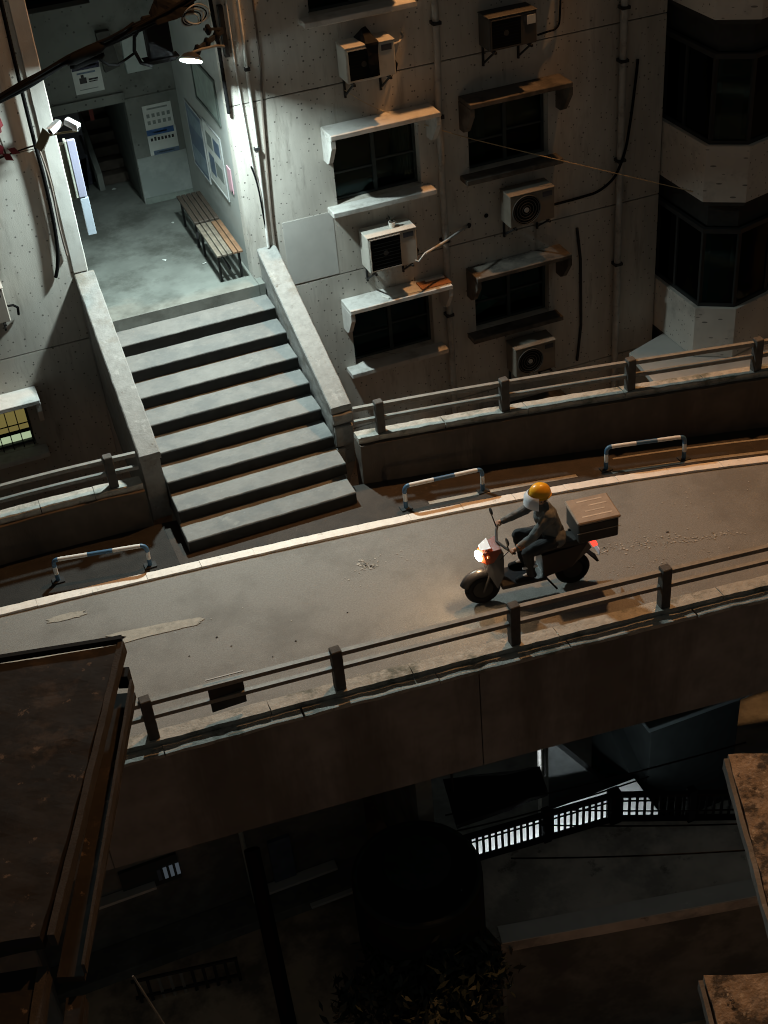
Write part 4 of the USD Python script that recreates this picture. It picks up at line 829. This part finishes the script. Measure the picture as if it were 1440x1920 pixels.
# ================================================================ SCOOTER AND RIDER (local x = forwards, built in metres and scaled)
S = 0.79
hd = math.atan2(0.165, -1.25)
P0 = np.array([3.10, -5.57, 0.004])
M = np.eye(4); M[:3, :3] = S * np.array([[math.cos(hd), -math.sin(hd), 0], [math.sin(hd), math.cos(hd), 0], [0, 0, 1]]); M[:3, 3] = P0
sk = thing('scooter', 'black delivery scooter with its headlight on, riding left along the road', 'scooter', tuple(P0))
def sp(name, g, m, smooth=False, parent=None): return part(name, g.xf(M), m, parent or sk, smooth)
def torus(c, R_, r, n=28, k=10):
    th = np.linspace(0, 2 * math.pi, n + 1); return G().tube([(c[0] + R_ * math.cos(a), c[1], c[2] + R_ * math.sin(a)) for a in th], r, k, False)
for name, xc in (('wheel', 0.66), ('wheel', -0.62)):
    w = sp('wheel', torus((xc, 0, 0.25), 0.19, 0.062), black_m, True)
    sp('rim', G().cyl((xc, -0.04, 0.25), 0.14, 0.08, 20, (0, 1, 0)), darkmetal_m, False, w)
sp('front_fender', G().tube([(0.66 + 0.27 * math.cos(a), 0, 0.25 + 0.27 * math.sin(a)) for a in np.linspace(0.35, 2.3, 9)], 0.07, 8), sbody_m, True)
for y in (-0.09, 0.09): sp('fork', G().tube([(0.66, y, 0.25), (0.56, y, 0.55), (0.47, y * 0.8, 0.85)], 0.022), darkmetal_m)
sp('leg_shield', rough(G().hull([(0.50, -0.2, 0.35), (0.50, 0.2, 0.35), (0.42, -0.24, 0.6), (0.42, 0.24, 0.6), (0.40, -0.17, 0.92), (0.40, 0.17, 0.92), (0.60, -0.09, 0.55), (0.60, 0.09, 0.55), (0.58, -0.1, 0.86), (0.58, 0.1, 0.86), (0.62, 0, 0.7)]), 0.07, 0.004, 5), sbody_m, 30)
nose = sp('front_cowl', rough(G().hull([(0.62, -0.13, 0.74), (0.62, 0.13, 0.74), (0.72, -0.07, 0.80), (0.72, 0.07, 0.80), (0.66, -0.10, 0.92), (0.66, 0.10, 0.92), (0.42, -0.15, 0.98), (0.42, 0.15, 0.98), (0.45, -0.16, 0.8), (0.45, 0.16, 0.8)]), 0.05, 0.003, 5), sred_m, 30)
sp('headlight', G().sph((0.70, 0.01, 0.83), 0.055, 3, (0.8, 1.9, 0.85)), head_e, True)
sp('white_cowl_strip', G().hull([(0.55, -0.12, 0.985), (0.55, 0.1, 0.985), (0.68, -0.06, 0.945), (0.68, 0.05, 0.945), (0.55, -0.12, 1.0), (0.68, -0.06, 0.955)]), visor_m)  # plain white strip above the headlight
sp('floorboard', G().box(-0.2, 0.44, -0.2, 0.2, 0.30, 0.36, 0.015), sbody_m)
sp('rear_body', rough(G().hull([(-0.16, -0.17, 0.34), (-0.16, 0.17, 0.34), (-0.14, -0.15, 0.70), (-0.14, 0.15, 0.70), (-0.86, -0.10, 0.62), (-0.86, 0.10, 0.62), (-0.80, -0.12, 0.74), (-0.80, 0.12, 0.74), (-0.55, -0.17, 0.42), (-0.55, 0.17, 0.42)]), 0.08, 0.004, 5), sbody_m, 30)
sp('seat', rough(G().hull([(-0.08, -0.11, 0.72), (-0.08, 0.11, 0.72), (-0.75, -0.14, 0.75), (-0.75, 0.14, 0.75), (-0.14, -0.09, 0.80), (-0.14, 0.09, 0.80), (-0.72, -0.12, 0.83), (-0.72, 0.12, 0.83), (-0.4, -0.13, 0.80), (-0.4, 0.13, 0.80)]), 0.06, 0.004, 6), seat_m, 30)
sp('side_strip', G().box(-0.05, 0.16, 0.205, 0.222, 0.60, 0.63), visor_m)
sp('rack', G().bar((-0.6, -0.12, 0.83), (-1.15, -0.12, 0.83), 0.02, 0.02).bar((-0.6, 0.12, 0.83), (-1.15, 0.12, 0.83), 0.02, 0.02).bar((-1.14, -0.12, 0.83), (-1.14, 0.12, 0.83), 0.02, 0.02), darkmetal_m)
sp('tail_light', G().box(-0.93, -0.86, -0.02, 0.14, 0.655, 0.705, 0.01), tail_e)
sp('rear_fender', G().hull([(-0.78, -0.09, 0.55), (-0.78, 0.09, 0.55), (-0.98, -0.08, 0.34), (-0.98, 0.08, 0.34), (-0.76, -0.09, 0.52), (-0.95, 0.08, 0.33)]), black_m)
sp('exhaust', G().tube([(-0.3, -0.18, 0.28), (-0.55, -0.2, 0.30), (-0.9, -0.2, 0.38)], [0.03, 0.05, 0.055], 10), darkmetal_m, True)
hb = sp('handlebar', G().tube([(0.30, -0.36, 1.03), (0.38, -0.2, 1.02), (0.44, 0, 1.0), (0.38, 0.2, 1.02), (0.30, 0.36, 1.03)], 0.018), darkmetal_m, True)
for y in (-0.33, 0.33):
    sp('mirror', G().tube([(0.36, y * 0.8, 1.03), (0.40, y, 1.20)], 0.008).sph((0.40, y * 1.05, 1.24), 0.055, 2, (0.35, 1.2, 0.8)), black_m, True, hb)
sp('number_plate', G().box(-0.985, -0.975, -0.09, 0.09, 0.44, 0.54), visor_m)
for y in (-0.12, 0.12): sp('indicator', G().sph((0.60, y * 1.2, 0.88), 0.028, 1, (0.8, 1, 0.8)), mat('indicator_amber', (0.6, 0.2, 0.03), 0.3))
sp('brake_cable', G().tube([(0.34, 0.26, 1.02), (0.42, 0.22, 0.9), (0.47, 0.12, 0.75)], 0.006, 6), cable_m)
sp('kickstand', G().bar((-0.2, 0.14, 0.3), (-0.34, 0.18, 0.1), 0.02, 0.02), darkmetal_m)
bx = thing('delivery_box', 'tan-lidded black delivery box on the rear rack of the scooter', 'box', tuple(P0 + [0.7, -0.1, 0.75]))
def bp_(name, g, m, parent=None): return part(name, g.xf(M), m, parent or bx)
bp_('box_body', G().box(-1.18, -0.62, -0.25, 0.25, 0.845, 1.16, 0.02), boxside_m)
bp_('lid', G().box(-1.20, -0.60, -0.27, 0.27, 1.161, 1.21, 0.015), boxtop_m)
for k, (qa, qb) in enumerate(((-1.10, -0.74), (-1.12, -0.86), (-1.06, -0.78), (-1.12, -0.70))): bp_('lid_print', G().box(qa, qb, -0.19 + k * 0.11, -0.165 + k * 0.11, 1.2105, 1.2125), mat('lid_print_pale', (0.50, 0.41, 0.33), 0.7))
bp_('strap', G().box(-1.205, -0.595, 0.2505, 0.256, 1.02, 1.03), chrome_m)
# rider
def chain(bones, edge=0.02, it=6):
    m = None
    for a, ra, b, rb in bones:
        s1 = manifold3d.Manifold.sphere(ra, 20).translate(list(map(float, a))); s2 = manifold3d.Manifold.sphere(rb, 20).translate(list(map(float, b)))
        h = manifold3d.Manifold.batch_hull([s1, s2]); m = h if m is None else m + h
    m = m.refine_to_length(edge); q = m.to_mesh(); t = trimesh.Trimesh(q.vert_properties[:, :3], q.tri_verts, process=True)
    trimesh.smoothing.filter_taubin(t, iterations=it); return t
def fold(t, seed, amp=0.011):
    q = meshkit.fbm(t.vertices * [14.0, 14.0, 22.0], 3, seed) - 0.5
    return G().add(t.vertices + t.vertex_normals * (q * 2 * amp)[:, None], t.faces)
hip = (-0.36, 0, 0.90); chest = (-0.24, 0, 1.26); neck = (-0.20, 0, 1.46); head = (-0.16, 0, 1.63)
J = {}
for s in (-1, 1):
    J[s] = dict(sh=(-0.22, 0.19 * s, 1.38), el=(0.02, 0.27 * s, 1.17), wr=(0.24, 0.31 * s, 1.07), hp=(-0.36, 0.10 * s, 0.90), kn=(0.08, 0.20 * s, 0.86), an=(0.02, 0.15 * s, 0.44), to=(0.20, 0.16 * s, 0.39))
def body_bones(grow=0.0):
    torso = [(hip, 0.135 + grow, (-0.30, 0, 1.1), 0.13 + grow), ((-0.30, 0, 1.1), 0.13 + grow, chest, 0.145 + grow), (chest, 0.14 + grow, (-0.22, 0, 1.36), 0.11 + grow)]
    for s in (-1, 1): torso += [((-0.24, 0.08 * s, 1.30), 0.11 + grow, J[s]['sh'], 0.068 + grow), ((-0.36, 0.05 * s, 0.92), 0.13 + grow, J[s]['hp'], 0.11 + grow)]
    arms = [b for s in (-1, 1) for b in ((J[s]['sh'], 0.062 + grow, J[s]['el'], 0.047 + grow), (J[s]['el'], 0.045 + grow, J[s]['wr'], 0.030 + grow))]
    legs = [b for s in (-1, 1) for b in ((J[s]['hp'], 0.10 + grow, J[s]['kn'], 0.064 + grow), (J[s]['kn'], 0.062 + grow, J[s]['an'], 0.042 + grow))]
    return torso, arms, legs
torso, arms, legs = body_bones()
hands = []
for s in (-1, 1):
    w = np.array(J[s]['wr']); p = w + [0.055, 0.005 * s, -0.015]
    hands.append((w, 0.026, p, 0.032))
    for k in range(4):
        a = p + [0.02, (-0.03 + 0.02 * k) * 1.0, 0.0]; b = a + [0.035 - 0.004 * abs(k - 1), 0, -0.012]; c = b + [-0.012, 0, -0.035 + 0.003 * k]
        hands += [(a, 0.010, b, 0.0095), (b, 0.0095, c, 0.0085)]
    th_ = p + [-0.01, -0.032 * s, -0.01]; hands += [(p, 0.014, th_, 0.011), (th_, 0.011, th_ + [0.02, 0.005 * s, -0.03], 0.009)]
feet = [(J[s]['an'], 0.042, J[s]['to'], 0.034) for s in (-1, 1)]
hd_b = [(neck, 0.055, (-0.18, 0, 1.54), 0.055), ((-0.165, 0, 1.62), 0.098, (-0.15, 0, 1.60), 0.095), ((-0.13, 0, 1.56), 0.07, (-0.10, 0, 1.52), 0.045), ((-0.065, 0, 1.60), 0.02, (-0.045, 0, 1.575), 0.016),
        ((-0.17, 0.098, 1.60), 0.02, (-0.175, 0.1, 1.575), 0.016), ((-0.17, -0.098, 1.60), 0.02, (-0.175, -0.1, 1.575), 0.016), (neck, 0.055, (-0.22, 0, 1.38), 0.08)]
pr = thing('person', 'person in a yellow helmet and grey jacket riding the scooter, arms out to the handlebar', 'person', tuple(P0 + [0.3, 0, 0.7]))
part('body', G().tm(chain(torso + arms + legs + hands + feet + hd_b, 0.016, 5)).xf(M), skin_m, pr, True)
tg, ag, lg = body_bones(0.016)
part('jacket', fold(chain(tg + [((-0.22, 0, 1.40), 0.075, (-0.20, 0, 1.45), 0.068)] + ag, 0.02), 1).xf(M), jacket_m, pr, True)
part('sleeve_cuff', G().tube([J[1]['wr'], np.array(J[1]['wr']) - [0.07, 0.01, -0.03]], 0.05, 10).xf(M), mat('cuff_orange', (0.42, 0.16, 0.06), 0.8), pr)
part('trousers', fold(chain(body_bones(0.018)[2] + [(hip, 0.155, (-0.34, 0, 0.98), 0.152)], 0.02), 2).xf(M), trouser_m, pr, True)
for s in (-1, 1): part('shoe', G().tm(chain([(np.array(J[s]['an']) + [-0.03, 0, -0.02], 0.05, J[s]['to'], 0.046)], 0.02)).xf(M), black_m, pr, True)
part('hair', G().sph((-0.19, 0, 1.60), 0.104, 2, (0.9, 1, 0.95)).xf(M), hair_m, pr, True)
hm = trimesh.creation.icosphere(subdivisions=3, radius=0.135); hm = hm.slice_plane([0, 0, -0.035], [0, 0, 1]) 
part('helmet', G().add(hm.vertices * [1.08, 0.95, 1.0] + [-0.17, 0, 1.655], hm.faces).xf(M), helmet_m, pr, True)
part('helmet_rim', G().tube([(-0.17 + 0.146 * math.cos(a), 0.128 * math.sin(a), 1.622) for a in np.linspace(0, 2 * math.pi, 25)], 0.012, 7, False).xf(M), helmet_m, pr, True)
gv = G(); th = np.linspace(-1.2, 1.2, 11); v = []
for a in th:
    for q, (rr, zz) in enumerate(((0.15, 1.66), (0.20, 1.60), (0.205, 1.50))): v.append((-0.17 + rr * math.cos(a) * 1.08, rr * math.sin(a), zz))
f = [(i * 3 + k, i * 3 + k + 1, i * 3 + k + 4, i * 3 + k + 3) for i in range(10) for k in range(2)]
part('visor', gv.add(v, f).xf(M), visor_m, pr, True)

# ================================================================ NEAR CANOPIES
cp = thing('canopy_roof', 'large rust-stained flat canopy roof in the lower left foreground', 'roof', (-2.6, -9, 3.0))
def slab(pts, z0, z1): return G().extr(Polygon(pts), lambda a, b, d: (a, b, d), z0, z1)
part('roof_slab', rough(slab([(-1.37, -7.86), (-6.0, -6.8), (-6.8, -9.2), (-2.36, -10.18)], 2.86, 2.99), 0.15, 0.012, 4.0, 1), rust_m, cp)
part('roof_slab', rough(slab([(-2.42, -10.22), (-6.8, -9.24), (-7.4, -11.8), (-3.0, -12.6)], 2.62, 2.78), 0.15, 0.012, 4.0, 2), rust_m, cp)
part('upstand', rough(G().bar((-1.345, -7.84, 2.94), (-2.30, -10.2, 2.94), 0.045, 0.11), 0.08, 0.006, 6.0, 3), mat('upstand_brown', (0.04, 0.034, 0.03), 0.9, 0.25, 6, 0.4), cp)
part('back_flashing', G().bar((-1.33, -7.81, 2.99), (-6.0, -6.75, 2.99), 0.04, 0.05), black_m, cp)
part('gutter', rough(G().bar((-1.43, -8.05, 2.66), (-2.27, -10.3, 2.66), 0.17, 0.05), 0.08, 0.006, 6.0, 4), rust_m, cp)
part('gutter_lip', rough(G().bar((-1.355, -8.06, 2.76), (-2.175, -10.34, 2.76), 0.02, 0.09), 0.08, 0.005, 6.0, 5), MATS['upstand_brown'], cp)
part('upstand', rough(G().bar((-2.40, -10.25, 2.74), (-3.0, -12.2, 2.74), 0.06, 0.14), 0.08, 0.006, 6.0, 3), MATS['upstand_brown'], cp)
part('gutter', rough(G().bar((-2.27, -10.42, 2.60), (-2.75, -12.2, 2.60), 0.12, 0.10), 0.08, 0.01, 6.0, 4), rust_m, cp)
part('gutter_cap', G().bar((-1.36, -8.03, 2.80), (-1.44, -8.00, 2.80), 0.10, 0.12), black_m, cp)
for z, dx, tgt in ((3.0, 0, 'upper'), (3.0, 1, 'lower')): pass
ra = thing('concrete_awning', 'pitted concrete awning slab lit orange at the right edge, higher of the two', 'awning', (2.4, -11.2, 3.0), 'concrete awnings at the right edge')
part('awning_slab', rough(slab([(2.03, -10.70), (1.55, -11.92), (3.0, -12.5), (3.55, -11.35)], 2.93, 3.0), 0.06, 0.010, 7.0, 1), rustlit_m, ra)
part('edge_strip', rough(G().bar((2.0, -10.72, 2.95), (1.52, -11.95, 2.95), 0.03, 0.09), 0.06, 0.008, 8.0, 2), deck_m, ra)
rb = thing('concrete_awning', 'pitted concrete awning slab in the bottom right corner, lower of the two', 'awning', (1.4, -12.4, 3.0), 'concrete awnings at the right edge')
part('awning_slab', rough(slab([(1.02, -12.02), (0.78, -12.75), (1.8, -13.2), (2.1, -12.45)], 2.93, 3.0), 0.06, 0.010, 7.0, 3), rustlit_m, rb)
part('edge_strip', rough(G().bar((0.995, -12.03, 2.95), (0.75, -12.77, 2.95), 0.025, 0.08), 0.06, 0.006, 8.0, 4), deck_m, rb)

# ================================================================ LOWER LEVEL
struct('lower_street', G().box(-9, 1.35, -16, -3.0, -3.7, -3.4), lowfloor_m)
lb = thing('lower_house', 'dark house front under the road with dim window, sills and railings', 'building', (-1.5, -5.4, -3.4))
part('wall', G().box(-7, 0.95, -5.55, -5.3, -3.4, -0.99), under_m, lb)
part('plinth_step', G().box(-7, 0.8, -5.95, -5.551, -3.4, -3.25, 0.01), under_m, lb)
w = part('window', G().box(-1.9, -1.25, -5.59, -5.551, -2.5, -2.1), frame_m, lb)
for k in range(4):
    part('pane', G().box(-1.50 + k * 0.07, -1.46 + k * 0.07, -5.60, -5.592, -2.42, -2.24), dimwin_e if k > 0 else slate_m, w)
part('window_ledge', G().box(-2.3, -1.55, -5.68, -5.56, -2.44, -2.40), smooth_m, lb)
part('window_sill', G().box(-0.36, 0.50, -5.70, -5.56, -3.20, -3.16, 0.005), smooth_m, lb)
part('window_sill', G().box(0.05, 0.70, -6.02, -5.955, -3.30, -3.26, 0.005), smooth_m, lb)
part('door', G().box(-0.24, 0.02, -5.60, -5.552, -3.15, -2.45), mat('door_blue', (0.08, 0.11, 0.16), 0.6), lb)
part('signboard', G().box(-1.45, -1.15, -5.62, -5.552, -1.98, -1.90), terra_m, lb)
pipe('thin grey-green pole against the dark house below the road', [(-0.52, -5.68, -1.4), (-0.52, -5.68, -3.25)], 0.028, mat('pole_green', (0.3, 0.34, 0.32), 0.5), [], 'pole', 'pole', None)
pipe('thick dark post standing on the lower pavement', [(-0.52, -6.3, -1.6), (-0.60, -6.9, -2.55), (-0.66, -7.35, -3.4)], 0.085, black_m, [], 'post', 'post', None)
lr = thing('street_rail', 'short dim railing with pale glints on the lower street at the left', 'railing', (-1.5, -6.4, -3.4))
part('rail', G().bar((-2.1, -6.3, -3.0), (-0.95, -6.5, -3.0), 0.03, 0.03).bar((-2.1, -6.3, -3.3), (-0.95, -6.5, -3.3), 0.03, 0.03), darkmetal_m, lr)
for k in range(10):
    x = -2.05 + k * 0.12; y = -6.3 - (k * 0.12) * 0.174
    part('baluster', G().bar((x, y, -3.4), (x, y, -3.0), 0.035, 0.035), chrome_m if k in (2, 3, 4) else darkmetal_m, lr)
# round tank
tk = thing('water_tank', 'large round dark tank standing in the shadow below the road', 'tank', (1.12, -7.1, -3.4))
C = np.array([1.0, -7.12, 0.0])
part('drum', G().tube([C + [0, 0, -2.9], C + [0, 0, -2.78], C + [0, 0, -1.95], C + [0, 0, -1.87]], [0.60, 0.69, 0.69, 0.65], 40), tank_m, tk, smooth=40)
part('rim', G().tube([C + [0.65 * math.cos(a), 0.65 * math.sin(a), -1.86] for a in np.linspace(0, 2 * math.pi, 41)], 0.035, 8, False), mat('tank_rim', (0.02, 0.024, 0.024), 0.8, spec=0.1), tk, smooth=True)
part('lid', G().cyl(C + [0.05, 0.1, -1.87], 0.36, 0.05, 32), mat('tank_lid', (0.02, 0.026, 0.025), 0.8, spec=0.1), tk)
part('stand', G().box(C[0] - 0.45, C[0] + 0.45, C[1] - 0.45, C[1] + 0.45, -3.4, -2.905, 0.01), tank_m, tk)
# platform with balustrade
pf = thing('platform', 'dim concrete platform with a pale edge below the balustrade', 'platform', (3.4, -7.5, -5.2))
PL = [(1.42, -6.45), (3.61, -6.66), (4.84, -7.24), (7.0, -7.9), (7.0, -9.0), (4.51, -8.29), (1.69, -7.66)]
part('platform_slab', rough(slab(PL, -2.96, -2.8), 0.2, 0.006, 4.0, 2), plat_m, pf)
part('edge_band', G().hull([(1.72, -7.62, -2.79), (4.50, -8.24, -2.79), (7.0, -8.94, -2.79), (1.66, -7.44, -2.797), (4.45, -8.02, -2.79), (1.72, -7.62, -2.80), (4.50, -8.24, -2.80), (1.66, -7.44, -2.80), (4.45, -8.02, -2.80)]) if False else G().bar((1.72, -7.56, -2.793), (4.5, -8.17, -2.793), 0.22, 0.012).bar((4.5, -8.17, -2.793), (7.0, -8.85, -2.793), 0.22, 0.012), smooth_m, pf)
part('front_wall', G().extr(Polygon([(1.75, -7.55), (4.5, -8.17), (7.0, -8.85), (7.0, -8.7), (4.48, -8.0), (1.75, -7.38)]), lambda a, b, d: (a, b, d), -5.2, -2.962), under_m, pf)
part('side_wall', G().extr(Polygon([(1.45, -6.5), (1.60, -6.5), (1.86, -7.50), (1.71, -7.6)]), lambda a, b, d: (a, b, d), -5.2, -2.962), under_m, pf)  # wall added to screen the lamp tube from the open left side
bl = thing('balustrade', 'dark picket balustrade silhouetted against the bright passage under the road', 'railing', (3.4, -6.7, -2.8))
def picket(a, b, n, newels, skip0=0):
    a = np.array(a, float); b = np.array(b, float)
    for z, w_ in ((0.44, 0.05), (0.03, 0.05)):
        part('rail', G().bar(a + [0, 0, z], b + [0, 0, z], 0.055, w_), black_m, bl)
    part('rail', G().bar(a + [0, 0, 0.33], b + [0, 0, 0.33], 0.016, 0.012), black_m, bl)
    for k in range(1, n):
        q = a + (b - a) * k / n
        if any(abs(k / n - s) < 0.4 / n for s in newels): part('newel', G().bar(q + [0, 0, 0], q + [0, 0, 0.52], 0.09, 0.09), black_m, bl)
        else: part('picket', G().bar(q + [0, 0, 0.055], q + [0, 0, 0.415], 0.024, 0.024), black_m, bl)
picket((1.70, -6.53, -2.8), (3.58, -6.70, -2.8), 25, (0.56,))
picket((3.58, -6.70, -2.8), (4.84, -7.27, -2.8), 16, (0.625,))
picket((4.84, -7.27, -2.8), (6.6, -7.8, -2.8), 18, (0.5,))
part('newel', G().box(3.51, 3.65, -6.77, -6.63, -2.8, -2.30, 0.01), black_m, bl)
ps = struct('passage_floor', G().box(1.75, 4.44, -7.5, -5.72, -4.7, -3.5, 0.01), passage_m)
part('lower_floor', G().box(1.3, 8.0, -6.6, -3.6, -4.75, -4.701), under_m, ps)
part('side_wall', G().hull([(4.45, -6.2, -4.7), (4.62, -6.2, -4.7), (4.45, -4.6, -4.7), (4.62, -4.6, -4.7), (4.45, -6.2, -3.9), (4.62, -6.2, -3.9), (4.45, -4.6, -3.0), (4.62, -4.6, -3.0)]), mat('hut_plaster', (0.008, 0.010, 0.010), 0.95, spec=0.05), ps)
part('back_wall', G().box(0.95, 14.0, -3.6, -3.4, -5.2, -0.99), under_m, ps)
part('light_block_wall', G().box(1.30, 1.48, -6.45, -3.6, -4.7, -0.99), under_m, ps)  # wall added to stop the passage lamp spilling to the left
part('far_wall', G().hull([(3.6, -5.0, -4.7), (4.4, -5.25, -4.7), (3.6, -5.0, -3.1), (4.4, -5.25, -4.2), (3.65, -4.9, -4.7), (4.45, -5.15, -4.7), (3.65, -4.9, -3.1), (4.45, -5.15, -4.2)]), mat('far_wall_grey', (0.05, 0.055, 0.055), 0.9), ps)
ul = thing('passage_lamp', 'tube lamp under the platform that lights the passage behind the balustrade', 'lamp', (2.6, -6.8, -3.03))
part('tube', G().tube([(1.7, -6.72, -3.03), (3.6, -6.86, -3.03), (4.0, -7.04, -3.03)], 0.02, 8), under_e, ul)
part('fitting', G().bar((1.65, -6.74, -2.985), (3.6, -6.88, -2.985), 0.12, 0.03).bar((3.6, -6.88, -2.985), (4.05, -7.085, -2.985), 0.12, 0.03), darkmetal_m, ul)
kb = thing('utility_hut', 'small flat-topped hut with one pale side, in the dark under the road at the right', 'hut', (5.3, -5.6, -4.6))
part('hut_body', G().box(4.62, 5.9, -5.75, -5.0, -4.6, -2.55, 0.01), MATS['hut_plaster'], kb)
part('hut_roof', G().box(4.50, 6.1, -5.9, -4.95, -2.548, -2.47, 0.008), mat('hut_roof_grey', (0.05, 0.065, 0.07), 0.95), kb)
pipe('thin pale pipe rising behind the picket balustrade', [(3.3, -5.35, -2.0), (3.3, -5.35, -4.4)], 0.025, pipe_m, [], 'pipe', 'pipe', None)
single('parked_shape', rough(G().hull([(2.0, -6.1, -2.5), (2.9, -6.2, -2.45), (2.85, -5.8, -2.2), (2.2, -5.7, -2.15), (2.0, -5.7, -2.5), (2.9, -5.8, -2.5)]), 0.12, 0.03, 4, 3), black_m, 'dark covered heap behind the balustrade under the road', 'heap') if False else None
cv = thing('dark_awning', 'dark sagging awning hung under the road above the left part of the picket balustrade', 'awning', (2.3, -6.2, -2.2))
part('cloth', rough(G().hull([(1.75, -6.42, -2.26), (2.85, -6.46, -2.20), (2.95, -6.1, -2.18), (1.8, -5.95, -2.0), (1.75, -6.42, -2.32), (2.85, -6.46, -2.27), (2.95, -6.1, -2.27), (2.5, -6.2, -2.0)]), 0.1, 0.02, 4, 3), black_m, cv)
for q in ((1.85, -6.1), (2.95, -6.2)): part('hanger', G().tube([(q[0], q[1], -2.25), (q[0], q[1], -0.93)], 0.015), darkmetal_m, cv)
for i, (a, b) in enumerate((((2.0, -7.3, -1.95), (4.6, -8.9, -1.3)), ((2.5, -7.0, -2.0), (5.0, -8.6, -1.45)), ((2.6, -6.9, -1.9), (5.0, -8.45, -1.4)), ((1.5, -6.75, -1.6), (4.6, -7.6, -1.1)), ((1.6, -6.8, -1.85), (3.7, -7.2, -1.6)))):
    cable(['lowest dark wire crossing above the dim platform', 'upper of two close dark wires over the platform', 'lower of two close dark wires over the platform', 'dark wire crossing above the balustrade', 'dark wire ending at the balustrade corner post'][i], [a, b], 0.009, cable_m, 'wire', None, 0.05)
# tree
tr = thing('street_tree', 'dark leafy tree at the bottom, silhouetted against the dim pavement', 'tree', (0.75, -7.9, -3.4))
part('trunk', G().tube([(0.8, -7.9, -3.4), (0.78, -7.85, -3.15), (0.85, -7.8, -2.9), (0.8, -7.8, -2.6)], [0.09, 0.075, 0.06, 0.03], 10), bark_m, tr, smooth=True)
for a in range(6):
    an = a * 1.05; part('limb', G().tube([(0.82, -7.82, -3.0 + 0.05 * a), (0.82 + 0.3 * math.cos(an), -7.82 + 0.3 * math.sin(an), -2.8 + 0.04 * a), (0.82 + 0.6 * math.cos(an), -7.82 + 0.55 * math.sin(an), -2.65)], [0.035, 0.024, 0.01], 6), bark_m, tr)
gl = G(); r2 = np.random.default_rng(3)
V = []; F = []
for _ in range(60):
    d = r2.normal(size=3); d /= np.linalg.norm(d); c = np.array([0.75, -7.85, -2.75]) + d * r2.uniform(0.2, 1.0) ** 0.5 * np.array([0.85, 0.75, 0.42])
    for _ in range(70):
        p = c + r2.normal(size=3) * 0.10; u = r2.normal(size=3); u /= np.linalg.norm(u); w_ = np.cross(u, r2.normal(size=3)); w_ /= np.linalg.norm(w_)
        l = r2.uniform(0.05, 0.09); o = len(V); V += [p - u * l, p + w_ * l * 0.38, p + u * l, p - w_ * l * 0.38]; F.append((o, o + 1, o + 2, o + 3))
part('crown', gl.add(V, F), leaf_m, tr)
# slender poles at lower left
for k, (a, b) in enumerate((((-1.95, -9.5, 1.4), (-1.55, -9.9, -0.6)), ((-2.15, -9.9, 1.3), (-1.95, -10.1, 0.2)))):
    single('stay_rod', G().tube([a, b], 0.008, 6), rail_m, ['longer thin stay rod hanging below the rusty canopy', 'shorter thin stay rod at the bottom left corner'][k], 'rod', None, True)
